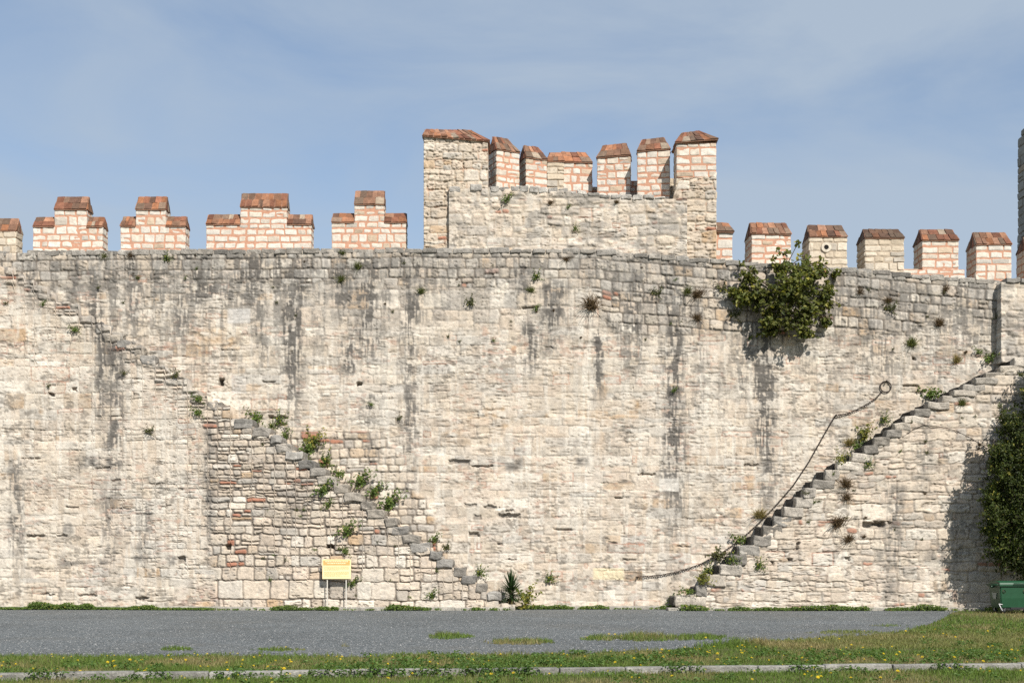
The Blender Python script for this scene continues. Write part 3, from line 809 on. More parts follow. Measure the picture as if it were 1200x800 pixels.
DL = 1.1
ls_ = thing('stone_staircase', 'ruined left stone stair climbing the wall behind the yellow sign', 'staircase', (PX(596), -DL, 0))
us = np.concatenate([np.arange(-240, -30, 1.5), np.arange(-30, 604, .9)])
rng = np.random.default_rng(88)
_e = [-250.0]
while _e[-1] < 620: _e.append(_e[-1] + rng.uniform(10, 17))
_e = np.array(_e); _j = np.clip(np.searchsorted(_e, us) - 1, 0, len(_e) - 2)
_off = rng.uniform(-2.5, 4.5, len(_e))
tl = lstair(_e[_j + 1]) + np.where(us < 300, _off[_j], 5.0) + (vnoise(us / 3, us * 0, 89) - .5) * 2
o = heightfield('stair_wall', us, np.maximum(np.minimum(tl, 708), topv(us) + 6), 715.5, 440, -DL, wall_left, M_STONE, ls_, DL - .02)
o.location = -ls_.location
rng = np.random.default_rng(8)
v = 697.0; k = 0
pts = sorted([(b, a) for a, b in LST])
while v > 330:
    rise = rng.uniform(8.8, 10.6)
    ue = float(np.interp(v - 3, [p[0] for p in pts], [p[1] for p in pts])) + rng.uniform(-1.5, 1.5)
    ru = v < 490
    w = rng.uniform(13, 23) if not ru else rng.uniform(11, 20)
    c = np.array(GREY) * rng.uniform(.5, 1.15)
    if rng.random() < .45: c = c * .6 + np.array(CREAM) * rng.uniform(.15, .4)
    if not (ru and rng.random() < .6):
        dd = float(ldep(ue - w / 2)) + (rng.uniform(.08, .15) if not ru else rng.uniform(.03, .07))
        sc = S(-DL)
        lo = ((ue - w - 600) * sc, -dd, CH + (HZ - v - rise * .62) * sc); hi = ((ue - 600) * sc, -.02, CH + (HZ - v + rise * .42) * sc)
        o = step_block('step', lo, hi, c, ls_, 3000 + k); o.location = -ls_.location
    v -= rise; k += 1
footing(ls_, -240, 603, None, 17)

DR = 1.35
rs_ = thing('stone_staircase', 'right stone stair with dark step ends rising past the hanging chain', 'staircase', (PX(790), -DR, 0))
RST = [(784,698),(808,686),(819,673),(836,661.5),(848,650),(858,639),(874,627.5),(884,616),(896,605),(908,594),(921,582.5),(932,571.5),(942,562),(955,550.5),(967,541),
       (985,531),(1001,521.5),(1011,512),(1025,503.5),(1034,495.5),(1045,487.5),(1057,479),(1071,471),(1086,464),(1099,457.5),(1111,450),(1124,443),(1137,436),(1154,429),(1171,419)]
us = np.arange(795, 1331, .9)
# smooth line under the steps, front plane
fx = [600 + (u - 600) * S(0) / S(-DR) + 6 for u, v in RST]; fv = [v + 7 for u, v in RST]
tops = np.interp(us, fx, fv)
o = heightfield('stair_wall', us, tops, 715.5, 330, -DR, wall_right, M_STONE, rs_, DR - .02); o.location = -rs_.location
rng = np.random.default_rng(9)
for k, (u, v) in enumerate(RST):
    nv = RST[k - 1][1] if k else 709
    zt = PZ(v, -DR); zb = PZ(nv, -DR) - .03
    x0 = PX(u); nxt = RST[k + 1][0] if k + 1 < len(RST) else 1330
    x1 = PX(nxt) + rng.uniform(.08, .45)
    front = DR + rng.uniform(.02, .09)
    kk_ = rng.random(); c = np.array(GREY) * (.35 + .5 * kk_) + np.array(CREAM) * rng.uniform(.05, .6)
    # inner stone against the wall is blackened, the outer end stone paler
    split = front - rng.uniform(.34, .5)
    B = Blocks(4000 + k)
    B.add((x0, -split, zb), (x1, -.02, zt - rng.uniform(0, .03)), np.array(DGREY) * rng.uniform(.6, 1.0), .035)
    B.add((x0 + rng.uniform(-.03, .06), -front, zb + .01), (x1 if k + 1 < len(RST) else x0 + rng.uniform(.55, .8), -split + .01, zt), c, .04)
    if k + 1 == len(RST):
        xx = x0 + .7
        while xx < PX(1330, -DR):
            ww = rng.uniform(.35, .7); B.add((xx, -front + rng.uniform(0, .03), zb), (xx + ww - .012, -split, zt + rng.uniform(-.03, .03)), np.array(GREY) * rng.uniform(.8, 1.3), .035); xx += ww
    o = B.build('step', M_STEP, rs_, .024); o.location = -rs_.location
footing(rs_, 776, 1135, -DR, 27)

# ================================================================== GROUND
def sheet(name, pts, z, mat, kind='structure'):
    me = bpy.data.meshes.new(name)
    me.from_pydata([(x, y, z) for x, y in pts], [], [list(range(len(pts)))]); me.update()
    me.materials.append(mat)
    o = link(bpy.data.objects.new(name, me)); tag(o, kind=kind); return o
# earth under the grass
m, nt, b, out = mat_new('turf_earth')
tc = nt.nodes.new('ShaderNodeTexCoord')
n1 = noise_node(nt, .9, 6, .6, tc.outputs['Object']); n2 = noise_node(nt, 26, 4, .7, tc.outputs['Object'])
cr = nt.nodes.new('ShaderNodeValToRGB'); cr.color_ramp.elements[0].position = .35; cr.color_ramp.elements[1].position = .66
cr.color_ramp.elements[0].color = (.055, .075, .022, 1); cr.color_ramp.elements[1].color = (.15, .125, .065, 1)
nt.links.new(n1.outputs[0], cr.inputs[0])
nt.links.new(vmul(nt, cr.outputs[0], maprange(nt, n2.outputs[0], .3, .7, .6, 1.35)), b.inputs['Base Color'])
b.inputs['Roughness'].default_value = 1.0; b.inputs['Specular IOR Level'].default_value = .1
M_EARTH = m
sheet('ground', [(-600, -300), (600, -300), (600, 900), (-600, 900)], 0.0, M_EARTH)
# gravel
m, nt, b, out = mat_new('gravel_chips')
tc = nt.nodes.new('ShaderNodeTexCoord')
vo = nt.nodes.new('ShaderNodeTexVoronoi'); vo.inputs['Scale'].default_value = 42; nt.links.new(tc.outputs['Object'], vo.inputs['Vector'])
vo2 = nt.nodes.new('ShaderNodeTexVoronoi'); vo2.inputs['Scale'].default_value = 11; nt.links.new(tc.outputs['Object'], vo2.inputs['Vector'])
sep = nt.nodes.new('ShaderNodeSeparateColor'); nt.links.new(vo.outputs['Color'], sep.inputs[0])
sep2 = nt.nodes.new('ShaderNodeSeparateColor'); nt.links.new(vo2.outputs['Color'], sep2.inputs[0])
cr = nt.nodes.new('ShaderNodeValToRGB'); e = cr.color_ramp.elements
e[0].position = 0; e[0].color = (.064, .071, .073, 1); e[1].position = 1; e[1].color = (.46, .455, .45, 1)
x = e.new(.45); x.color = (.132, .145, .147, 1); x = e.new(.90); x.color = (.178, .190, .192, 1)
nt.links.new(sep.outputs[0], cr.inputs[0])
n1 = noise_node(nt, .25, 5, .6, tc.outputs['Object'])
c = vmul(nt, cr.outputs[0], maprange(nt, n1.outputs[0], .35, .65, .88, 1.12))
c = vmul(nt, c, maprange(nt, sep2.outputs[1], 0, 1, .85, 1.2))
nd = noise_node(nt, .16, 6, .65, tc.outputs['Object'])
mxg = nt.nodes.new('ShaderNodeMix'); mxg.data_type = 'RGBA'; nt.links.new(maprange(nt, nd.outputs[0], .50, .72, 0, .42), mxg.inputs['Factor'])
nt.links.new(c, mxg.inputs[6]); mxg.inputs[7].default_value = (.175, .158, .128, 1); c = mxg.outputs[2]
nt.links.new(c, b.inputs['Base Color']); b.inputs['Roughness'].default_value = .95; b.inputs['Specular IOR Level'].default_value = .2
bp = nt.nodes.new('ShaderNodeBump'); bp.inputs['Strength'].default_value = .9; bp.inputs['Distance'].default_value = .03
nt.links.new(vo.outputs['Distance'], bp.inputs['Height']); nt.links.new(bp.outputs[0], b.inputs['Normal'])
M_GRAVEL = m

EDGE = [(-900, 772), (-150, 770), (0, 768), (150, 769), (300, 767), (420, 769), (520, 766), (620, 767), (700, 764), (780, 761), (830, 756.5), (880, 752.5), (960, 747.5), (1020, 744), (1060, 740), (1085, 733), (1104, 724), (1116, 718.5), (1128, 715)]
def edge_v(u): return np.interp(u, [p[0] for p in EDGE], [p[1] for p in EDGE], right=700.0)
PATCH = [(527, 746, 30, 3.2), (610, 752.5, 44, 3.2), (705, 748.5, 26, 2.6), (760, 748, 60, 3.6), (820, 747, 40, 3), (205, 761, 26, 1.6), (325, 761.5, 34, 1.7), (1000, 741, 60, 2.2), (1040, 733, 26, 1.2), (405, 757, 6, 1)]
def ground_uv(u, v):
    """photo pixel on the ground -> world X, Y"""
    z = F * CH / (v - HZ); return (u - 600) * z / F, z - D
poly = []
ue = np.arange(-900, 1129, 5.0)
ve = edge_v(ue) + (fbm(ue / 22, ue * 0 + 3, 91, 4) - .5) * 4.5
for a, b_ in zip(ue, ve): poly.append(tuple(float(t) for t in ground_uv(a, b_)))
poly += [(PX(1140), -1.0), (PX(1140), .5), (-60, .5)]
sheet('gravel_road', poly, .004, M_GRAVEL)
# loose chips
rng = np.random.default_rng(31); n = 17000
u = rng.uniform(-120, 1130, n); v = 712 + 58 * rng.random(n) ** .9
ok = v < edge_v(u) + 1.5; u, v = u[ok], v[ok]
X, Y = ground_uv(u, v); ok = Y < -.4; X, Y = X[ok], Y[ok]; n = len(X)
OCT = np.array([(1, 0, 0), (-1, 0, 0), (0, 1, 0), (0, -1, 0), (0, 0, 1), (0, 0, -.3)])
OF = np.array([(0, 2, 4), (2, 1, 4), (1, 3, 4), (3, 0, 4)])
sz = rng.uniform(.008, .020, n)[:, None, None] * rng.uniform(.6, 1.3, (n, 1, 3))
a = rng.random(n) * 6.28; ca, sa = np.cos(a)[:, None], np.sin(a)[:, None]
pv = OCT[None] * sz + rng.normal(0, .003, (n, 6, 3))
px_ = pv[..., 0] * ca - pv[..., 1] * sa; py_ = pv[..., 0] * sa + pv[..., 1] * ca
pv = np.stack([px_ + X[:, None], py_ + Y[:, None], pv[..., 2] + .008], -1)
g = (rng.random(n) ** 2.2)[:, None]
pc = np.array((.10, .112, .118)) * (1 - g) + np.array((.27, .268, .262)) * g
o = np_obj('gravel', pv.reshape(-1, 3), (OF[None] + (np.arange(n) * 6)[:, None, None]).reshape(-1, 3), mat_vcol('gravel_chip', amp=.1, bump=0), None, np.repeat(pc, 6, 0))
tag(o, kind='stuff')

# kerb
kA = ground_uv(-200, 799.5); kB = ground_uv(1400, 782.5)
kA, kB = Vector((*kA, 0)), Vector((*kB, 0)); kd = (kB - kA); kL = kd.length; kd.normalize(); kn = Vector((-kd.y, kd.x, 0))
def kerb_pt(s_, o_, z): return kA + kd * s_ + kn * o_ + Vector((0, 0, z))
B = Blocks(65); rng = np.random.default_rng(65); x = 0.0
while x < kL:
    e = x + rng.uniform(.95, 1.05)
    B.add((x + .008, rng.uniform(-.01, .01), -.12), (e - .008, .16 + rng.uniform(-.01, .01), .10 + rng.uniform(-.012, .012)), np.array((.275, .265, .24)) * rng.uniform(.8, 1.1), .018)
    x = e
kerb = B.build('kerb', M_STEP, None, .005); kerb.location = kA; kerb.rotation_euler = (0, 0, math.atan2(kd.y, kd.x)); tag(kerb, kind='structure')
def kerb_off(X, Y):
    return (X - kA.x) * kn.x + (Y - kA.y) * kn.y

# ------------------------------------------------------------------ grass
def blades(X, Y, Z0, H, W, colr, rng, lean=.45):
    n = len(X)
    a = rng.random(n) * 6.28; la = rng.random(n) * 6.28
    l = H * lean * rng.random(n)
    wx, wy = np.cos(a) * W / 2, np.sin(a) * W / 2
    lx, ly = np.cos(la) * l, np.sin(la) * l
    v = np.empty((n, 5, 3))
    v[:, 0] = np.stack([X - wx, Y - wy, Z0], -1); v[:, 1] = np.stack([X + wx, Y + wy, Z0], -1)
    v[:, 2] = np.stack([X + wx * .7 + lx * .35, Y + wy * .7 + ly * .35, Z0 + H * .6], -1)
    v[:, 3] = np.stack([X - wx * .7 + lx * .35, Y - wy * .7 + ly * .35, Z0 + H * .6], -1)
    v[:, 4] = np.stack([X + lx, Y + ly, Z0 + H], -1)
    b = (np.arange(n) * 5)[:, None]
    return v.reshape(-1, 3), b + np.array([[0, 1, 2, 3]]), b + np.array([[3, 2, 4]]), np.repeat(colr, 5, 0)
def in_patch(u, v):
    k = np.zeros(u.shape)
    for (a, b, rx, ry) in PATCH: k = np.maximum(k, 1 - np.hypot((u - a) / rx, (v - b) / ry))
    k = np.where(k > 0, k, -1)
    return k
rng = np.random.default_rng(71)
GV, GQ, GT, GC = [], [], [], []
def add_blades(n, u0, u1, v0, v1, hl, hh, wl, wh, pw=1.0, filt=None):
    u = rng.uniform(u0, u1, n); v = v0 + (v1 - v0) * rng.random(n) ** pw
    X, Y = ground_uv(u, v)
    e = edge_v(u) + (fbm(u / 22, u * 0 + 3, 91, 4) - .5) * 4.5
    pt = in_patch(u, v) + (vnoise(u / 4, v / 1.2, 95) - .5) * .7
    fr = (v - e + (vnoise(u / 3, v, 96) - .5) * 5)
    ok = (fr > 0) | (pt > .15)
    ko = kerb_off(X, Y)
    ok &= (Y < -.5) & ((ko < -.01) | (ko > .17)) & ~((X > PX(1128)) & (Y > -2.2))
    u, v, X, Y, fr, pt = u[ok], v[ok], X[ok], Y[ok], fr[ok], pt[ok]
    dry = fbm(X / 1.3, Y / 2.2, 97, 4); mow = fbm(X / .5, Y / .9, 98, 3)
    n = len(u)
    H = rng.uniform(hl, hh, n) * (.5 + mow) 
    k = np.clip((dry - .50) / .22 + rng.normal(0, .30, n), 0, 1)[:, None]
    zone = sst(735, 745, v) * (1 - sst(757, 764, v)) * sst(850, 960, u)       # parched strip at right
    k = np.clip(k + .55 * zone[:, None], 0, 1)
    g1 = np.array((.092, .142, .025)) * rng.uniform(.6, 1.6, (n, 1)); g2 = np.array((.235, .20, .09)) * rng.uniform(.6, 1.35, (n, 1))
    C = g1 * (1 - k) + g2 * k
    W = rng.uniform(wl, wh, n)
    H = np.where(fr > 0, H, H * np.clip(.3 + 1.1 * pt, .3, 1.2))
    a, q, t, c = blades(X, Y, np.zeros(n), H, W, C, rng, .9)
    off = sum(len(x) for x in GV)
    GV.append(a); GQ.append(q + off); GT.append(t + off); GC.append(c)
add_blades(120000, -130, 1330, 763, 832, .025, .075, .005, .011, .9)
add_blades(75000, -130, 1330, 738, 792, .03, .085, .006, .014, 1.0)
add_blades(45000, 820, 1330, 716, 760, .03, .08, .010, .022, 1.0)
add_blades(24000, 480, 900, 740, 758, .06, .16, .008, .018)
add_blades(9000, 160, 420, 757, 766, .03, .09, .006, .014)
o = np_obj('grass', np.concatenate(GV), [np.concatenate(GQ), np.concatenate(GT)], M_GRASS, None, np.concatenate(GC)); tag(o, 'short mown grass with straw coloured patches in front of the gravel', kind='stuff')

# ------------------------------------------------------------------ leaf cards
def leaves(C, L, W, N, colr, rng, curl=.15, droop=None):
    """pointed six-sided leaves at centres C, facing roughly along N"""
    n = len(C)
    N = N / (np.linalg.norm(N, axis=1, keepdims=True) + 1e-9)
    r = rng.normal(size=(n, 3)); 
    if droop is not None: r = r + np.asarray(droop)
    T = r - (r * N).sum(1, keepdims=True) * N; T /= np.linalg.norm(T, axis=1, keepdims=True) + 1e-9
    Bv = np.cross(N, T)
    L = np.broadcast_to(L, n)[:, None]; W = np.broadcast_to(W, n)[:, None]
    v = np.empty((n, 6, 3))
    for i, (t, b, z) in enumerate([(-.5, 0, 0), (-.15, -.5, 1), (.25, -.36, 1), (.55, 0, -.3), (.25, .36, 1), (-.15, .5, 1)]):
        v[:, i] = C + T * L * t + Bv * W * b + N * L * curl * (z - .5)
    b = (np.arange(n) * 6)[:, None]
    return v.reshape(-1, 3), np.concatenate([b + np.array([[0, 1, 2, 3]]), b + np.array([[0, 3, 4, 5]])]), np.repeat(colr, 6, 0)
def green(n, rng, a=(.045, .078, .018), b=(.10, .13, .03), yel=.05):
    k = rng.random((n, 1)); c = np.array(a) * (1 - k) + np.array(b) * k
    y = rng.random((n, 1)) < yel
    return np.where(y, np.array((.26, .24, .05)), c) * rng.uniform(.75, 1.25, (n, 1))

# low broad-leaved herbs among the grass and along the wall foot
rng = np.random.default_rng(81)
cu, cv = [], []
def herbs(n, u0, u1, v0, v1): cu.append(rng.uniform(u0, u1, n)); cv.append(rng.uniform(v0, v1, n))
herbs(420, 790, 1330, 765, 779); herbs(300, 430, 830, 766, 781); herbs(120, 400, 720, 781, 790); herbs(130, -100, 420, 778, 797); herbs(220, 600, 1330, 780, 792); herbs(160, 1080, 1330, 735, 775)
herbs(150, 380, 720, 757, 769); herbs(60, 140, 290, 783, 791); herbs(260, -100, 1330, 790, 815); herbs(40, 1060, 1330, 722, 740)
u = np.concatenate(cu); v = np.concatenate(cv); X, Y = ground_uv(u, v)
ok = (fbm(X / .55, Y / 1.2, 99, 3) > .46) & (v > edge_v(u) + 2); X, Y = X[ok], Y[ok]
s1 = np.concatenate([rng.uniform(a, b, k) for a, b, k in ((-8.5, -7.9, 14), (-6.6, -6.1, 10), (-2.7, -1.5, 26), (-1.4, .3, 44), (2.2, 2.8, 10), (4.0, 4.4, 6), (-5.0, -4.8, 4), (6.3, 6.6, 6))])
oo_ = rng.uniform(-.17, -.03, len(s1)); kx = kd.x / kd.length; t_ = (s1 - kA.x) / kd.x
X = np.concatenate([X, kA.x + kd.x * t_ + kn.x * oo_]); Y = np.concatenate([Y, kA.y + kd.y * t_ + kn.y * oo_])
n = len(X); m_ = 16; nk = len(s1)
rad = rng.uniform(.05, .16, n)
ang = rng.random((n, m_)) * 6.28; rr = np.sqrt(rng.random((n, m_))) * rad[:, None]
C = np.stack([X[:, None] + np.cos(ang) * rr, Y[:, None] + np.sin(ang) * rr, .03 + rng.random((n, m_)) * np.where(np.arange(n) >= n - nk, .15, .075)[:, None]], -1).reshape(-1, 3)
N = np.stack([np.cos(ang) * .6, np.sin(ang) * .6, np.full((n, m_), 1.0)], -1).reshape(-1, 3) + rng.normal(0, .3, (n * m_, 3))
cl = green(n * m_, rng, (.055, .11, .022), (.12, .19, .045), .02)
a, f, c = leaves(C, rng.uniform(.03, .06, n * m_), rng.uniform(.02, .04, n * m_), N, cl, rng)
o = np_obj('ground_cover', a, f, M_LEAF, None, c); tag(o, 'bright broad-leaved ground cover along the concrete kerb', kind='stuff')

def face_d(u, v=705):
    """depth of the masonry at this place"""
    if v > float(lstair(u)) + 2 and u < 600: return -float(ldep(u))
    if u > 790 and v > float(np.interp(u, [p[0] for p in RST], [p[1] for p in RST])) + 2: return -DR
    if u > 1173: return -.4
    return 0.0
rng = np.random.default_rng(82)
C = []; Ns = []; sz = []
for u in np.arange(-120, 1150, 1.3):
    dens = float(fbm(np.array(u / 26.), np.array(2.), 93, 3))
    base = .50 if u < 260 else .42
    if dens < .5 - (base - .42) * 1.4: 
        if rng.random() < (.8 if u > 260 else .2): continue
    fd = face_d(u) - .29
    hgt = (.07 + .6 * max(0, dens - .40)) * (1.3 if u < 260 else .8)
    for _ in range(int((9 if u > 260 else 34) + 30 * max(0, dens - .38))):
        C.append((PX(u) + rng.normal(0, .05), fd - abs(rng.normal(0, .14)), rng.random() * hgt * .72 + .02)); sz.append(rng.uniform(.04, .085))
C = np.array(C); n = len(C)
a, f, c = leaves(C, np.array(sz), np.array(sz) * .6, rng.normal(0, .5, (n, 3)) + np.array((0, -.6, .8)), green(n, rng, (.065, .115, .022), (.13, .185, .04), .03), rng)
o = np_obj('weeds', a, f, M_LEAF, None, c); tag(o, 'low green weeds along the foot of the wall', kind='stuff')

# dandelions
rng = np.random.default_rng(83)
def flower_mesh():
    V = []; F4 = []; C = []
    def petal_ring(n, r0, r1, z0, z1, col):
        b0 = len(V)
        for i in range(n):
            a = 6.283 * i / n
            for da, r, z in ((-.12, r0, z0), (.12, r0, z0), (.16, r1, z1), (-.16, r1, z1)):
                V.append((r * math.cos(a + da), r * math.sin(a + da), z)); C.append(col)
            k = len(V); F4.append((k - 4, k - 3, k - 2, k - 1))
    petal_ring(10, .003, .028, .080, .084, (.75, .52, .01)); petal_ring(8, .002, .017, .084, .094, (.80, .60, .02))
    b0 = len(V)
    for i in range(4):
        a = 1.57 * i; V.append((.003 * math.cos(a), .003 * math.sin(a), 0)); V.append((.003 * math.cos(a), .003 * math.sin(a), .08)); C += [(.10, .14, .04)] * 2
    for i in range(4):
        j = (i + 1) % 4; F4.append((b0 + 2 * i, b0 + 2 * j, b0 + 2 * j + 1, b0 + 2 * i + 1))
    me = np_mesh('dandelion', V, np.array(F4), C); me.materials.append(M_GRASS); return me
fm = flower_mesh(); nf = 0
while nf < 270:
    u = rng.uniform(-60, 1260); v = rng.choice([rng.uniform(766, 781), rng.uniform(782, 800), rng.uniform(760, 770)])
    if u > 860 and rng.random() < .25: v = rng.uniform(724, 765)
    if 480 < u < 850 and rng.random() < .10: v = rng.uniform(745, 750)
    X, Y = ground_uv(u, v); ko = kerb_off(X, Y)
    if -.03 < ko < .2: continue
    if v < edge_v(u) + 1 and in_patch(np.array(u), np.array(v)) < .1: continue
    if rng.random() > .35 + .9 * float(fbm(np.array(X / .9), np.array(Y / .9), 94, 3) > .5): continue
    o = bpy.data.objects.new('dandelion', fm); link(o); o.location = (X, Y, 0); k = rng.uniform(.45, 1.0)
    o.scale = (k, k, rng.uniform(.6, 1.2)); o.rotation_euler = (rng.uniform(.1, .7), rng.normal(0, .2), rng.normal(0, .5))
    tag(o, 'small yellow dandelion flower in the grass', 'flower', 'dandelions in the grass'); nf += 1

# ================================================================== WALL PLANTS
def plant_mesh(kind, seed):
    rng = np.random.default_rng(seed)
    if kind in ('grass', 'dry', 'straw'):
        n = 170; col = {'grass': ((.06, .085, .022), (.15, .16, .05)), 'dry': ((.075, .052, .03), (.17, .115, .07)), 'straw': ((.20, .16, .07), (.34, .28, .13))}[kind]
        V = np.empty((n, 5, 3)); k = rng.random((n, 1))
        dirv = rng.normal(0, .55, (n, 3)) + np.array((0, -.45, .9)); dirv /= np.linalg.norm(dirv, axis=1, keepdims=True)
        L = rng.uniform(.4, 1.0, (n, 1)); side = np.cross(dirv, rng.normal(size=(n, 3))); side /= np.linalg.norm(side, axis=1, keepdims=True); w = .014
        b = rng.normal(0, .12, (n, 3)) * np.array((1, .3, .4)); 
        V[:, 0] = b - side * w; V[:, 1] = b + side * w; mid = b + dirv * L * .55; V[:, 2] = mid + side * w * .8; V[:, 3] = mid - side * w * .8
        V[:, 4] = b + dirv * L + np.array((0, 0, -.22)) * L
        c = np.array(col[0]) * (1 - k) + np.array(col[1]) * k
        bb = (np.arange(n) * 5)[:, None]
        me = np_mesh(kind, V.reshape(-1, 3), [bb + np.array([[0, 1, 2, 3]]), bb + np.array([[3, 2, 4]])], np.repeat(c, 5, 0))
        me.materials.append(M_GRASS); return me
    n = 130
    C = rng.normal(0, 1, (n, 3)); C /= np.linalg.norm(C, axis=1, keepdims=True); C *= (rng.random((n, 1)) ** .5) * .5
    C = C * np.array((1.0, .7, .9)) + np.array((0, -.25, .25))
    C *= np.array((1, 1, .8))
    for q in range(7):   # a few sprigs stick out
        dv = rng.normal(0, 1, 3) * np.array((1, .6, .8)) + np.array((0, 0, .5)); dv /= np.linalg.norm(dv); s_ = slice(q * 8, q * 8 + 8)
        C[s_] = np.array((0, -.25, .2)) + dv * np.linspace(.25, rng.uniform(.6, 1.05), 8)[:, None] + rng.normal(0, .05, (8, 3))
    C[56:68] = np.linspace(0.02, .3, 12)[:, None] * np.array((0, -.8, .9))
    pal = {'leafy': ((.06, .105, .02), (.135, .185, .042), .04), 'olive': ((.05, .06, .02), (.12, .12, .045), .02), 'yellow': ((.09, .12, .025), (.20, .20, .045), .25)}[kind]
    a, f, c = leaves(C, rng.uniform(.11, .21, n), rng.uniform(.06, .12, n), C - np.array((0, .1, 0)) + rng.normal(0, .3, (n, 3)), green(n, rng, *pal), rng)
    b0 = len(a); sv = []; sf = []
    for q in range(7):
        e1 = C[q * 8 + 7]; sv += [(-.012, 0, 0), (.012, 0, 0), tuple(e1 + np.array((.008, 0, 0))), tuple(e1 - np.array((.008, 0, 0)))]; sf.append([b0 + q * 4 + t for t in range(4)])
    a = np.concatenate([a, np.array(sv)]); f = np.concatenate([f, np.array(sf)]); c = np.concatenate([c, np.repeat([[.07, .08, .03]], len(sv), 0)])
    me = np_mesh(kind, a, f, c); me.materials.append(M_LEAF); return me
PM = {k: [plant_mesh(k, 600 + i * 7 + j) for j in range(3)] for i, k in enumerate(('grass', 'dry', 'straw', 'leafy', 'olive', 'yellow'))}
pr = random.Random(5)
def plant(kind, u, v, size_px, label, group=None, d=None, name=None, flat=1.0):
    dd = face_d(u, v) if d is None else d
    o = bpy.data.objects.new(name or {'grass': 'grass_tuft', 'dry': 'dry_grass_tuft', 'straw': 'dry_grass_tuft'}.get(kind, 'wall_plant'), pr.choice(PM[kind])); link(o)
    k = size_px * S(dd) * (1.3 if size_px > 8.5 else 1.0); o.location = P(u, v + size_px * .25, dd) + Vector((0, -.02, 0))
    o.scale = (k * pr.uniform(.85, 1.15) * flat, k * .8, k * pr.uniform(.85, 1.1)); o.rotation_euler = (0, 0, pr.uniform(-.5, .5))
    tag(o, label, 'plant', group); return o
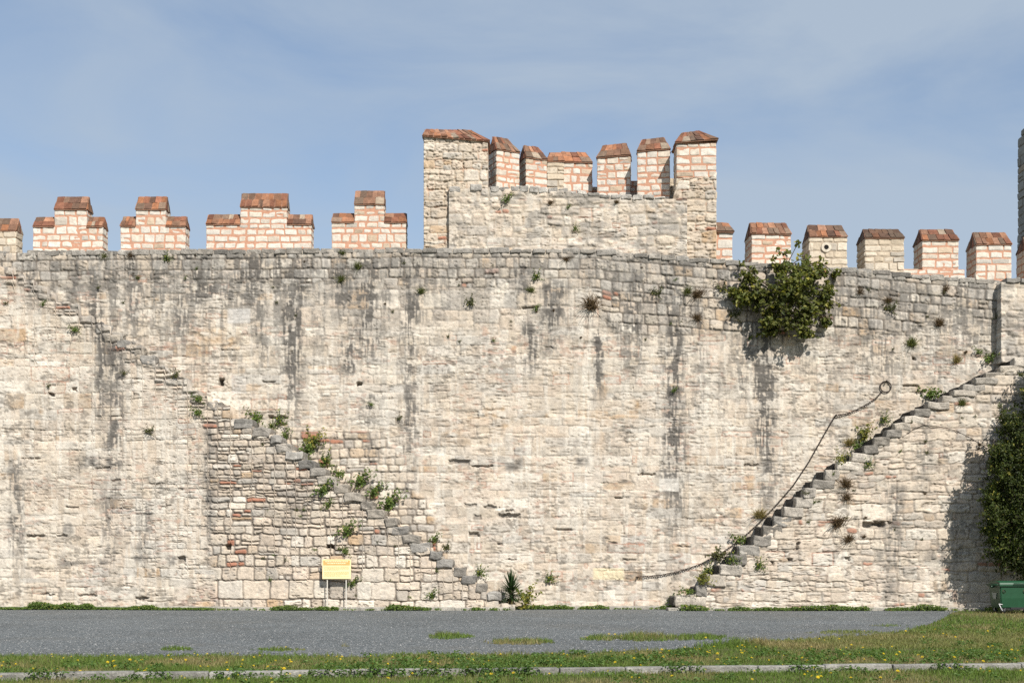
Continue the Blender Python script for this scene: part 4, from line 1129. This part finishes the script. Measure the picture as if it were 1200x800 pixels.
# plants with a look or place of their own
for a in [
 ('leafy', 195, 303, 9, 'small bright green tuft on the coping below the second stepped merlon'),
 ('grass', 123, 300, 9, 'green tuft on the coping just right of the first full stepped merlon'),
 ('dry', 153, 300, 9, 'brownish dry tuft on the coping left of the second stepped merlon'),
 ('grass', 162, 325, 7, 'green tuft in the joints below the second stepped merlon'),
 ('grass', 402, 296, 10, 'flat green tuft on the coping under the stepped merlon next to the tower'),
 ('grass', 420, 312, 11, 'upper of two spiky green tufts in the wall under the merlon next to the tower'),
 ('grass', 400, 327, 12, 'lower of two spiky green tufts in the wall under the merlon next to the tower'),
 ('grass', 494, 341, 11, 'spiky green tuft under the tower left edge among large blocks'),
 ('olive', 551, 355, 11, 'olive weed between the large squared blocks'),
 ('leafy', 627, 325, 10, 'green weed on the large blocks directly under the tower'),
 ('grass', 622, 340, 9, 'green tuft just below a weed on the large blocks'),
 ('leafy', 628, 362, 8, 'round green weed under the cracked grey block'),
 ('dry', 692, 356, 22, 'large rust brown dry grass clump on the wall below the tower'),
 ('dry', 663, 304, 9, 'dry tuft in the course below the tower inner wall'),
 ('olive', 769, 344, 11, 'olive weed left of the yellow green tuft in the upper wall'),
 ('grass', 806, 341, 14, 'yellow green tuft beside a dark dry clump in the upper wall'),
 ('dry', 818, 344, 16, 'dark dry clump right of the yellow green tuft in the upper wall'),
 ('dry', 816, 372, 13, 'dark dry clump hanging above a thin black streak'),
 ('olive', 845, 339, 12, 'yellowish tuft at the left tip of the fig bush'),
 ('yellow', 872, 352, 13, 'small yellow green leafy plant under the left side of the fig bush'),
 ('olive', 862, 370, 12, 'olive grass hanging below the left side of the fig bush'),
 ('leafy', 878, 396, 6, 'tiny green weed low below the fig bush'),
 ('dry', 1007, 342, 11, 'dry brown clump in the joints right of the fig bush'),
 ('dry', 1040, 352, 10, 'brown weed below the dark tiled rubble merlon'),
 ('olive', 1043, 362, 11, 'olive weed hanging under a brown weed below the dark tiled merlon'),
 ('dry', 1100, 378, 13, 'dry clump in the rough upper wall left of the projecting section'),
 ('grass', 1068, 402, 13, 'pale yellow green tuft on the wall above the top of the right stair'),
 ('dry', 1108, 339, 10, 'dry tuft just under the coping below the fourth single merlon'),
 ('leafy', 1146, 412, 9, 'green weed in the wall above the top right steps'),
 ('leafy', 1156, 420, 14, 'dark green bushy weed on the highest step of the right stair'),
 ('straw', 1121, 421, 13, 'pale straw grass beside the upper right steps'),
 ('leafy', 1091, 461, 18, 'bushy green weed on an upper step of the right stair'),
 ('yellow', 1013, 510, 18, 'tall yellow green weeds on a middle step of the right stair'),
 ('leafy', 1002, 522, 14, 'green weeds on a step left of taller yellow green weeds'),
 ('straw', 995, 518, 12, 'straw coloured stalks on a middle step of the right stair'),
 ('leafy', 1035, 492, 11, 'green weed on a step below the iron ring'),
 ('yellow', 984, 538, 13, 'flat weed with yellow flowers on a right stair step'),
 ('straw', 890, 602, 15, 'pale straw stalks beside the chain on the right stair'),
 ('leafy', 866, 632, 14, 'green weeds with yellow flowers beneath the chain'),
 ('olive', 840, 652, 16, 'leafy olive weed where the chain meets the right stair'),
 ('leafy', 857, 656, 12, 'dark green weed clump on the front of a low right step'),
 ('leafy', 829, 668, 11, 'green weed on the fourth lowest right step'),
 ('yellow', 824, 679, 13, 'yellow flowered weed on the third lowest right step'),
 ('leafy', 806, 692, 11, 'green weed on the second lowest right step'),
 ('leafy', 790, 702, 14, 'dark green clump on the lowest step of the right stair'),
 ('leafy', 889, 663, 10, 'green weed in the stair wall near a dark hole'),
 ('dry', 982, 611, 18, 'upper dry grass clump hanging on the right stair wall'),
 ('dry', 995, 631, 13, 'lower dry grass clump hanging on the right stair wall'),
 ('dry', 990, 566, 16, 'brown dry growth under the middle steps of the right stair'),
 ('dry', 992, 582, 12, 'small brown growth lower under the middle steps of the right stair'),
 ('leafy', 1016, 545, 9, 'green weed in the face below the middle right steps'),
 ('grass', 1127, 472, 10, 'green tuft in the stair wall near the top of the tree shadow'),
 ('leafy', 643, 678, 10, 'small green weed in the plain wall right of the yucca'),
 ('leafy', 232, 467, 11, 'upper plant of the creeper hanging beside the ruined steps'),
 ('leafy', 231, 483, 11, 'lower plant of the creeper hanging beside the ruined steps'),
 ('olive', 206, 440, 9, 'olive weed on the upper broken steps of the left stair'),
 ('leafy', 300, 489, 16, 'green weed on the left stair where the rubble face begins'),
 ('leafy', 328, 493, 13, 'green weed under a long recessed stone beside the left stair'),
 ('leafy', 318, 499, 9, 'small green weed at the top of the intact left steps'),
 ('leafy', 334, 511, 12, 'green weed on the highest intact left step'),
 ('leafy', 360, 527, 18, 'lush green weeds behind the intact left steps'),
 ('yellow', 366, 517, 19, 'pale yellow flowering weed standing above the left steps'),
 ('leafy', 380, 541, 15, 'green weed lower down behind the intact left steps'),
 ('leafy', 397, 555, 13, 'green weed in the middle of the left stair'),
 ('leafy', 421, 564, 20, 'largest dark green weed clump on the left stair'),
 ('leafy', 437, 577, 14, 'dark green weed just below the largest clump on the left stair'),
 ('leafy', 455, 590, 19, 'bushy dark green weed on the lower left stair'),
 ('leafy', 509, 632, 10, 'green weed on a low left step'),
 ('leafy', 562, 671, 10, 'green weed on the third lowest left step'),
 ('olive', 523, 641, 9, 'small olive weed on a low left step'),
 ('leafy', 377, 575, 15, 'green weed in the rubble face below the left steps'),
 ('leafy', 406, 622, 17, 'green creeper in the rubble face above the yellow sign'),
 ('leafy', 404, 645, 10, 'small green weed in the joints right above the yellow sign'),
 ('leafy', 412, 683, 12, 'green weed in the joint right of the yellow sign'),
 ('leafy', 506, 697, 11, 'green weed in the stonework left of the yucca'),
 ('leafy', 384, 592, 10, 'flat green weed in a rubble joint under the left steps'),
 ('olive', 176, 505, 9, 'small olive weed on the plastered left wall'),
 ('leafy', 88, 386, 9, 'flat green weed on the upper left wall'),
 ('leafy', 50, 356, 7, 'green weed at the top left below the first full merlon'),
 ('olive', 57, 452, 7, 'small weed beside a dark pit on the left wall'),
 ('olive', 145, 437, 8, 'weed in the wall left of the broken steps'),
 ('leafy', 789, 457, 8, 'green weed on the black streak in the middle wall'),
 ('leafy', 435, 473, 8, 'green weed on the wall above the rubble infill'),
 ('olive', 468, 490, 8, 'creeping weed on the pale wall above the rubble infill'),
 ('leafy', 592, 234, 10, 'dark tuft on the tower inner wall'),
 ('leafy', 674, 268, 8, 'bright green weed low on the tower inner wall'),
 ('leafy', 665, 243, 6, 'small green weed near the middle of the tower inner wall'),
 ('dry', 722, 236, 8, 'dry tuft under the square drain hole of the tower'),
 ('dry', 645, 237, 8, 'dry tuft near the coping of the tower inner wall'),
 ('grass', 1172, 370, 12, 'weeds in the corner where the wall section steps forward'),
 ('leafy', 1090, 703, 0, '')]:
    if a[3]:
        tower_z = a[2] < 290
        plant(a[0], a[1], a[2], a[3], a[4], d=(.72 if tower_z else None))
# anonymous tiny weeds, alike apart from where they grow
pr2 = random.Random(19)
G = 'tiny weeds in the wall joints'
n = 0
while n < 34:
    u = pr2.uniform(-20, 1170); v = topv(u) + 12 + 95 * pr2.random() ** 1.5
    if 850 < u < 985: continue
    plant(pr2.choice(['olive', 'dry', 'dry', 'olive', 'leafy']), u, v, pr2.uniform(3.2, 6), 'tiny weed rooted in the joints of the upper wall', G); n += 1
n = 0
while n < 26:
    u = pr2.uniform(940, 1150); v = pr2.uniform(480, 640)
    if face_d(u, v) > -1 : continue
    plant(pr2.choice(['leafy', 'dry', 'dry', 'olive']), u, v, pr2.uniform(4, 7), 'tiny weed rooted in the face of the right stair', 'tiny weeds in the right stair wall'); n += 1
n = 0
while n < 22:
    u = pr2.uniform(250, 560); v = pr2.uniform(500, 700)
    if face_d(u, v) > -1 or (372 < u < 418 and 640 < v < 690): continue
    plant(pr2.choice(['leafy', 'leafy', 'olive']), u, v, pr2.uniform(3.5, 6), 'tiny weed rooted in the rubble face of the left stair', 'tiny weeds in the left stair wall'); n += 1

# ------------------------------------------------------------------ limbs
def tube(pts, r0, r1, seg=7):
    pts = [np.array(p, float) for p in pts]; V = []; Fq = []
    for i, p in enumerate(pts):
        t = pts[min(i + 1, len(pts) - 1)] - pts[max(i - 1, 0)]; t /= np.linalg.norm(t) + 1e-9
        a = np.cross(t, (0.3, .9, .2)); a /= np.linalg.norm(a) + 1e-9; b = np.cross(t, a)
        r = r0 + (r1 - r0) * i / (len(pts) - 1)
        for k in range(seg): V.append(p + r * (a * math.cos(6.2832 * k / seg) + b * math.sin(6.2832 * k / seg)))
    for i in range(len(pts) - 1):
        for k in range(seg):
            q = (k + 1) % seg; Fq.append((i * seg + k, i * seg + q, (i + 1) * seg + q, (i + 1) * seg + k))
    return V, Fq
def tubes_obj(name, lst, mat, parent, smooth=True):
    V = []; Fq = []
    for v, f in lst:
        o = len(V); V += v; Fq += [tuple(i + o for i in q) for q in f]
    return np_obj(name, V, np.array(Fq), mat, parent, None, smooth)
def limb(a, b, rng, bend=.12, n=6):
    a = np.array(a, float); b = np.array(b, float); L = np.linalg.norm(b - a)
    o1 = rng.normal(0, bend * L, 3); return [a + (b - a) * t + o1 * math.sin(math.pi * t) for t in np.linspace(0, 1, n)]

# fig bush rooted in the wall head
rng = np.random.default_rng(91)
fig = thing('fig_bush', 'wild fig bush with large yellow green leaves growing out of the wall head', 'bush', P(915, 345, 0))
root = np.array(P(915, 345, 0)); BUSH_DROP = 6
LUMP = [(862,338,12,8,-.3),(876,348,16,12,-.45),(908,385,16,9,-.4),(940,388,14,7,-.4),(915,345,30,26,-.75),(935,335,26,24,-.8),(893,342,20,18,-.6),(880,322,18,12,-.4),(952,318,18,18,-.5),(930,308,22,12,-.45),(912,312,18,10,-.4),(945,295,10,12,-.3),(922,293,16,7,-.3),(958,300,9,10,-.3),
        (903,372,22,14,-.6),(935,372,24,14,-.6),(966,345,12,16,-.4),(972,332,7,10,-.3),(948,358,16,14,-.6),(968,372,7,6,-.3),(872,332,12,9,-.3),(869,303,4,5,-.2),(905,300,9,5,-.25),(933,283,6,4,-.2),(978,315,5,6,-.25)]
C = []; lst = []
def shoots(cen, rad, n, m, spread, rng, up=.25, tw=.006):
    out = []
    for _ in range(n):
        dv = rng.normal(size=3) + np.array((0, -.25, up)); dv /= np.linalg.norm(dv)
        st = cen + dv * rad * rng.uniform(0, .35); en = cen + dv * rad * rng.uniform(.55, 1.0) * (1.35 if rng.random() < .22 else 1.0)
        pts = limb(st, en, rng, .12, 4); lst.append(tube(pts, tw * 1.6, tw * .6, 4))
        t = rng.random(m) ** .7; pa = np.array(pts)
        q = np.stack([np.interp(t, np.linspace(0, 1, 4), pa[:, k]) for k in range(3)], -1)
        out.append(q + rng.normal(0, spread, (m, 3)))
    return np.concatenate(out)
for (a, b, rx, ry, dd) in LUMP:
    cen = np.array(P(a, b + BUSH_DROP, dd)); rad = np.array((rx * .030, max(.18, .6 * -dd), ry * .030)) * 1.12
    p = shoots(cen, rad, int((rx * ry / 17 + 4) * (.28 if b < 305 else .6 if b < 316 else 1)), 13, .06, rng)
    p[:, 1] = np.minimum(p[:, 1], -.06); C.append(p); lst.append(tube(limb(root + rng.normal(0, .08, 3), cen, rng), .035, .012))
C = np.concatenate(C); n = len(C)
k = vnoise(C[:, 0] * 1.6, C[:, 2] * 1.6 + C[:, 1], 41)[:, None]
cl = green(n, rng, (.055, .075, .017), (.145, .15, .032), .07) * (.7 + .6 * k)
a, f, c = leaves(C, rng.uniform(.10, .19, n), rng.uniform(.07, .13, n), rng.normal(0, .7, (n, 3)) + np.array((.1, -.6, .6)), cl, rng, .12, (0, 0, -.6))
o = np_obj('foliage', a, f, M_LEAF, fig, c); o.location = -fig.location
o = tubes_obj('branches', lst, M_BARK, fig); o.location = -fig.location

# tree at the right edge
rng = np.random.default_rng(92)
TD = -2.75
tree = thing('evergreen_tree', 'dense dark green tree at the right edge behind the green waste container', 'tree', (PX(1232, TD), TD, 0))
b0 = np.array((PX(1232, TD), TD, -.1)); t1 = np.array((PX(1228, TD), TD + .1, 1.5)); lst = [tube(limb(b0, t1, rng, .04, 6), .16, .11, 10)]
LUMP = [(1215,600,52,58,-.1),(1190,565,36,44,.0),(1180,610,30,36,.0),(1178,635,26,26,.15),(1235,540,46,60,.1),(1200,530,28,34,0),(1186,505,16,28,0),(1225,470,30,50,.2),(1255,590,55,70,0),(1208,655,42,24,0),(1250,430,34,55,.2),(1172,540,16,26,-.2),(1163,585,14,22,0),(1270,500,40,60,0),(1190,655,24,18,.2),(1215,480,16,30,0),(1162,620,12,14,.1)]
C = []; 
for (a, b, rx, ry, dd) in LUMP:
    dd = TD + dd; cen = np.array(P(a, b, dd)); rad = np.array((rx * .028, min(1.15, rx * .028), ry * .028)) * 1.1
    C.append(shoots(cen, rad, int(rx * ry / 9 + 8), 34, .055, rng, .15, .005))
    st = t1 + rng.normal(0, .15, 3); lst.append(tube(limb(st, cen, rng, .12), .06, .02))
C = np.concatenate(C); C = C[(C[:, 1] < -1.45) & (C[:, 2] > .25)]; n = len(C)
k = vnoise(C[:, 0] * 1.4, C[:, 2] * 1.4 + C[:, 1], 43)[:, None]
cl = green(n, rng, (.03, .05, .012), (.085, .105, .022), .03) * (.65 + .7 * k)
a, f, c = leaves(C, rng.uniform(.06, .115, n), rng.uniform(.035, .06, n), rng.normal(0, .8, (n, 3)) + np.array((.2, -.5, .5)), cl, rng, .12)
o = np_obj('crown', a, f, M_LEAF, tree, c); o.location = -tree.location
o = tubes_obj('trunk', lst, M_BARK, tree); o.location = -tree.location

# yucca and the shrub beside it
rng = np.random.default_rng(93); YD = -.75
yu = thing('yucca_plant', 'dark green spiky yucca at the foot of the left stair', 'plant', (PX(599, YD), YD, 0))
V = []; Fq = []; Cc = []
for i in range(190):
    t = rng.random(); el = 1.5 - 2.1 * t + rng.normal(0, .12); az = rng.random() * 6.283
    zb = .78 - .42 * t + rng.normal(0, .03); L = rng.uniform(.50, .72) * (1 - .25 * t)
    dv = np.array((math.cos(az) * math.cos(el), math.sin(az) * math.cos(el), math.sin(el))); sd = np.cross(dv, (0, 0, 1)) + 1e-3; sd /= np.linalg.norm(sd)
    c = np.array((.028, .058, .018)) * rng.uniform(.7, 1.7); up = np.cross(sd, dv)
    if t > .93: c = np.array((.16, .13, .06))
    b0 = len(V)
    for (q, w, dz) in ((0, .016, 0), (.35, .024, .0), (.7, .017, -.02), (1, .001, -.05)):
        p = np.array((0, 0, zb)) + dv * L * q + np.array((0, 0, dz * L * 3 * abs(math.cos(el))))
        V += [p - sd * w, p - up * w * .5, p + sd * w]; Cc += [c * 1.1, c * .75, c]
    for j in range(3):
        for e in range(2): Fq.append((b0 + j * 3 + e, b0 + j * 3 + e + 1, b0 + j * 3 + e + 4, b0 + j * 3 + e + 3))
np_obj('leaf_rosette', V, np.array(Fq), M_LEAF, yu, Cc)
tubes_obj('stem', [tube([(0, 0, -.05), (.01, 0, .3), (0, 0, .7)], .09, .07, 9)], M_BARK, yu)
sh = bpy.data.objects.new('wall_shrub', PM['yellow'][1]); link(sh); sh.location = (PX(616, -.7), -.62, .12); sh.scale = (.75, .6, .95)
tag(sh, 'yellow green shrub tucked against the right side of the yucca', 'shrub')

# ================================================================== CHAIN with ring
def link_mesh(L, W, r, seg=12, rs=6):
    V = []; Fq = []
    for i in range(seg):
        a = 6.2832 * i / seg; cx, cz = math.cos(a), math.sin(a)
        p = np.array(((L / 2 - W / 2) * (1 if cx > 0 else -1) * min(1, abs(cx) * 3) + W / 2 * cx, 0, W / 2 * cz)); nrm = np.array((cx, 0, cz))
        for k in range(rs):
            b = 6.2832 * k / rs; V.append(p + r * (nrm * math.cos(b) + np.array((0, 1, 0)) * math.sin(b)))
    for i in range(seg):
        for k in range(rs):
            Fq.append((i * rs + k, ((i + 1) % seg) * rs + k, ((i + 1) % seg) * rs + (k + 1) % rs, i * rs + (k + 1) % rs))
    return np.array(V), np.array(Fq)
chain = thing('iron_chain', 'rusty chain handrail sagging down the wall beside the right stair from a ring', 'chain', P(1032, 461, -.1))
CP = [(1033.5, 458.5), (1027, 466), (1017, 473), (1004, 480), (991, 485), (979, 486.5), (966, 509), (948, 541), (930, 568), (911, 590), (890, 612), (868, 632), (845, 648), (820, 661), (797, 669), (775, 673.5), (755, 675.3), (747, 675.5)]
cp = np.array([P(a, b, -.06) for a, b in CP])
# resample (straight between the pins, links every 10 cm)
seg = np.linalg.norm(np.diff(cp, axis=0), axis=1); cum = np.concatenate([[0], np.cumsum(seg)])
lv, lf = link_mesh(.11, .042, .009); V = []; Fq = []; s_ = 0.0; i = 0
while s_ < cum[-1]:
    p = np.array([np.interp(s_, cum, cp[:, k]) for k in range(3)]); q = np.array([np.interp(min(s_ + .08, cum[-1]), cum, cp[:, k]) for k in range(3)])
    t = q - p; t /= np.linalg.norm(t) + 1e-9; n0 = np.array((0, 1, 0)); b = np.cross(t, n0)
    if i % 2: n0, b = b, -n0
    ca, sa = math.cos(.5), math.sin(.5); n1 = n0 * ca + b * sa; b1 = b * ca - n0 * sa
    o0 = i * len(lv); V.append(p + t * .055 + lv[:, :1] * t + lv[:, 1:2] * n1 + lv[:, 2:] * b1); Fq.append(lf + o0); i += 1; s_ += .08
o = np_obj('chain_links', np.concatenate(V), np.concatenate(Fq), M_IRON, chain, None, True); o.location = -chain.location
bpy.ops.mesh.primitive_torus_add(major_radius=.19, minor_radius=.020, major_segments=40, minor_segments=10, rotation=(math.pi / 2, 0, 0))
o = bpy.context.object; o.name = 'ring'; o.data.materials.append(M_IRON); o.parent = chain; o.location = P(1038, 453, -.045) - chain.location
for (a, b) in ((1038, 446.8), (979, 486.5), (747, 675.5)):
    p = P(a, b, 0); o = tubes_obj('wall_pin', [tube([p + Vector((0, .1, 0)), p + Vector((0, -.15, 0))], .022, .02, 8)], M_IRON, chain); o.location = -chain.location
cab = [P(1058, 512, -DR - .06), P(1070, 503, -DR - .07), P(1083, 497.5, -DR - .09), P(1100, 499.5, -DR - .09), P(1120, 504, -DR - .08), P(1138, 513, -DR - .06), P(1157, 525, -DR - .06)]
o = tubes_obj('cable', [tube([Vector(c) + Vector((0, .03, 0)) for c in cab], .010, .010, 6)], M_IRON, None); tag(o, 'thin dark cable looped across the upper face of the right stair', 'cable')

# ================================================================== SIGN
SD = -DL - .34
sg = thing('information_sign', 'yellow information sign on two thin posts before the left stair', 'sign', (PX(394.5, SD), SD, 0))
def bxm(name, lo, hi, mat, parent, bev=.006):
    import bmesh
    bm = bmesh.new(); bmesh.ops.create_cube(bm, size=1)
    for v in bm.verts: v.co = Vector([lo[i] + (hi[i] - lo[i]) * (v.co[i] + .5) for i in range(3)])
    if bev: bmesh.ops.bevel(bm, geom=bm.edges[:], offset=bev, segments=2, affect='EDGES')
    me = bpy.data.meshes.new(name); bm.to_mesh(me); bm.free(); me.materials.append(mat)
    return link(bpy.data.objects.new(name, me), parent)
M_YEL = mat_plain('sign_yellow', (.80, .66, .36), .45, amp=.05, scale=3); M_BRN = mat_plain('sign_header', (.56, .36, .12), .45, amp=.08)
M_WHT = mat_plain('sign_letter', (.80, .71, .46), .5, amp=.03); M_TXT = mat_plain('sign_text', (.60, .45, .19), .5, amp=.05); M_ALU = mat_plain('sign_post', (.55, .52, .46), .5, .0, amp=.1)
sw = 33.5 * S(SD) / 2; zt, zb = PZ(655, SD), PZ(678, SD); sH = zt - zb
pn = bxm('panel', (-sw, -.02, zb), (sw, .02, zt), M_YEL, sg)
bxm('header_band', (-sw * .93, -.024, zt - sH * .30), (sw * .93, -.018, zt - sH * .05), M_BRN, pn, .001)
rng = np.random.default_rng(55)
def text_rows(name, rows, mat, hh):
    V = []; Fq = []
    for z, x0, x1 in rows:
        x = x0
        while x < x1:
            w = rng.uniform(.02, .075); e = min(x1, x + w); k = len(V)
            V += [(x, -.027, z), (e, -.027, z), (e, -.027, z + hh), (x, -.027, z + hh), (x, -.0235, z), (e, -.0235, z), (e, -.0235, z + hh), (x, -.0235, z + hh)]
            Fq += [(k, k + 1, k + 2, k + 3), (k + 4, k, k + 3, k + 7), (k + 1, k + 5, k + 6, k + 2)]; x = e + .016
    return np_obj(name, V, np.array(Fq), mat, pn)
# heading lines and body lines are too small to read in the photo: kept as rows of unreadable word marks
text_rows('lettering', [(zt - sH * .13, -sw * .8, sw * .8), (zt - sH * .22, -sw * .66, sw * .66)], M_WHT, .028)
text_rows('lettering', [(zt - sH * (.38 + .055 * i), -sw * .86, sw * (.86 if i % 4 != 3 else .2)) for i in range(4)] + [(zt - sH * (.66 + .055 * i), -sw * .86, sw * (.86 if i % 4 != 3 else .3)) for i in range(5)], M_TXT, .012)
for u in (383.4, 405.5):
    x = PX(u, SD) - sg.location.x; bxm('post', (x - .018, .022, -.1), (x + .018, .05, zb + .2), M_ALU, sg)

# ================================================================== WASTE CONTAINER
BD = -4.0
bn = thing('waste_container', 'dark green wheeled waste container under the tree at the right edge', 'container', (PX(1172, BD), BD, 0))
M_GRN = mat_plain('green_plastic', (.014, .062, .029), .42, amp=.12, scale=5); M_GRN2 = mat_plain('green_lid', (.017, .07, .034), .42, amp=.12, scale=5)
M_BLK = mat_plain('black_rubber', (.015, .015, .016), .6); M_ZNC = mat_plain('galvanised', (.42, .42, .42), .45, .6); M_REF = mat_plain('reflector', (.30, .11, .06), .4, amp=.3); M_STK = mat_plain('sticker', (.30, .32, .29), .6, amp=.2)
import bmesh
def loft(name, rings, mat, parent, bev=.02, caps=True):
    bm = bmesh.new(); rr = []
    for r in rings: rr.append([bm.verts.new(p) for p in r])
    n = len(rr[0])
    for a, b in zip(rr, rr[1:]):
        for i in range(n): bm.faces.new((a[i], a[(i + 1) % n], b[(i + 1) % n], b[i]))
    if caps: bm.faces.new(rr[0][::-1]); bm.faces.new(rr[-1])
    bmesh.ops.recalc_face_normals(bm, faces=bm.faces[:])
    if bev: bmesh.ops.bevel(bm, geom=[e for e in bm.edges if e.calc_face_angle(0) > .5], offset=bev, segments=3, affect='EDGES')
    me = bpy.data.meshes.new(name); bm.to_mesh(me); bm.free(); me.materials.append(mat)
    return link(bpy.data.objects.new(name, me), parent)
def rect(x0, x1, y0, y1, z): return [(x0, y0, z), (x1, y0, z), (x1, y1, z), (x0, y1, z)]
bW, bDp = 1.32, .85; zb0, zt0 = .17, .90
body = loft('body', [rect(.06, bW - .06, .06, bDp - .05, zb0), rect(.02, bW - .02, .02, bDp - .01, .5), rect(0, bW, 0, bDp, zt0)], M_GRN, bn, .03)
rim = bxm('rim', (-.045, -.05, zt0 - .035), (bW + .045, bDp + .045, zt0 + .03), M_GRN, bn, .015)
for x in (.2, .68, 1.1): bxm('rib', (x, -.012 + .012, zb0 + .06), (x + .05, .05, zt0 - .05), M_GRN, body, .008) if False else None
prof = [(-.03, .93), (.0, .985), (.16, 1.035), (.42, 1.05), (.68, 1.03), (.84, .975), (.88, .93)]
loft('lid', [[(x, y, z) for (y, z) in prof] for x in (-.02, bW + .02)], M_GRN2, bn, .012)
lid_handle = tubes_obj('lid_handle', [tube([(.42, -.06, .955), (.42, -.10, .96), (.9, -.10, .96), (.9, -.06, .955)], .016, .016, 8)], M_GRN, bn)
for x in (-.12, bW + .02):
    o = tubes_obj('trunnion', [tube([(x, bDp * .5, zt0 - .04), (x + .10, bDp * .5, zt0 - .04)], .035, .035, 12)], M_GRN, bn)
o = tubes_obj('side_handle', [tube([(-.04, .06, .92), (-.13, .06, .92), (-.13, .74, .92), (-.04, .74, .92)], .018, .018, 8)], M_GRN, bn)
for x in (.13, .80): 
    o = tubes_obj('reflector', [tube([(x, .012, .705), (x, -.012, .705)], .052, .05, 18)], M_REF, bn)
    tubes_obj('boss', [tube([(x, .0, .705), (x, -.022, .705)], .022, .018, 12)], M_ZNC, o)
me = np_mesh('sticker', [(-.006, .25, .66), (-.006, .62, .66), (.004, .53, .46), (.004, .32, .46)], np.array([(0, 3, 2, 1)])); me.materials.append(M_STK); link(bpy.data.objects.new('side_sticker', me), bn)
for x in (.16, bW - .18):
    for y in (.12, bDp - .14):
        w = tubes_obj('wheel', [tube([(x - .03, y, .085), (x + .03, y, .085)], .085, .085, 18)], M_BLK, bn)
        tubes_obj('hub', [tube([(x - .036, y, .085), (x + .036, y, .085)], .035, .035, 10)], M_ZNC, w)
        bxm('fork', (x - .05, y - .03, .08), (x - .037, y + .03, zb0 + .02), M_ZNC, w, .003); bxm('fork', (x + .037, y - .03, .08), (x + .05, y + .03, zb0 + .02), M_ZNC, w, .003)
tubes_obj('brake_lever', [tube([(.10, .05, .29), (-.05, .0, .31), (-.02, -.03, .26), (.02, -.05, .14), (.05, -.06, .10)], .016, .016, 7)], M_ZNC, bn)
bxm('bumper', (.34, -.01, .135), (bW - .2, .06, .20), M_BLK, bn, .01)
bn.rotation_euler = (0, 0, .05)

# ================================================================== CAMERA, LIGHT, SKY
cam = bpy.data.cameras.new('camera'); co = bpy.data.objects.new('camera', cam); link(co)
co.location = (0, -D, CH); co.rotation_euler = (math.pi / 2, 0, 0)
cam.sensor_width = 36; cam.lens = 36 * F / 1200; cam.shift_y = (HZ - 400) / 1200; cam.clip_end = 3000; cam.clip_start = .1
scene.camera = co
SUN_EL, SUN_AZ = math.radians(41), math.radians(25)
sd = Vector((math.sin(SUN_AZ) * math.cos(SUN_EL), -math.cos(SUN_AZ) * math.cos(SUN_EL), math.sin(SUN_EL)))
sl = bpy.data.lights.new('sun', 'SUN'); sl.energy = 4.55; sl.angle = math.radians(.5); sl.color = (1, .95, .87)
so = bpy.data.objects.new('sun', sl); link(so); so.rotation_euler = sd.to_track_quat('Z', 'Y').to_euler(); so.location = (20, -40, 40)

w = bpy.data.worlds.new('World'); scene.world = w; w.use_nodes = True; nt = w.node_tree; nt.nodes.clear()
out = nt.nodes.new('ShaderNodeOutputWorld'); bg = nt.nodes.new('ShaderNodeBackground'); bg.inputs[1].default_value = .10
sky = nt.nodes.new('ShaderNodeTexSky'); sky.sky_type = 'NISHITA'; sky.sun_disc = False
sky.sun_elevation = SUN_EL; sky.sun_rotation = math.pi - SUN_AZ; sky.air_density = 1.0; sky.dust_density = .7; sky.ozone_density = 1.3
tc = nt.nodes.new('ShaderNodeTexCoord')
mp = nt.nodes.new('ShaderNodeMapping'); mp.inputs['Scale'].default_value = (2.2, 2.2, 6.5); mp.inputs['Rotation'].default_value = (0, math.radians(18), 0)
nt.links.new(tc.outputs['Generated'], mp.inputs['Vector'])
n1 = noise_node(nt, 1.5, 7, .55, mp.outputs[0]); n1.inputs['Distortion'].default_value = .5
n2 = noise_node(nt, .7, 3, .5, mp.outputs[0])
ad = nt.nodes.new('ShaderNodeMath'); ad.operation = 'ADD'; nt.links.new(n1.outputs[0], ad.inputs[0]); nt.links.new(n2.outputs[0], ad.inputs[1])
fac = maprange(nt, ad.outputs[0], .80, 1.18, .10, .85)
mx = nt.nodes.new('ShaderNodeMix'); mx.data_type = 'RGBA'
nt.links.new(fac, mx.inputs['Factor']); nt.links.new(sky.outputs[0], mx.inputs[6]); mx.inputs[7].default_value = (3.35, 3.98, 4.75, 1)
nt.links.new(mx.outputs[2], bg.inputs[0]); nt.links.new(bg.outputs[0], out.inputs[0])

scene.view_settings.view_transform = 'Standard'; scene.view_settings.look = 'None'
scene.view_settings.exposure = 0.45; scene.view_settings.gamma = 1
scene.cycles.max_bounces = 6; scene.cycles.use_denoising = False
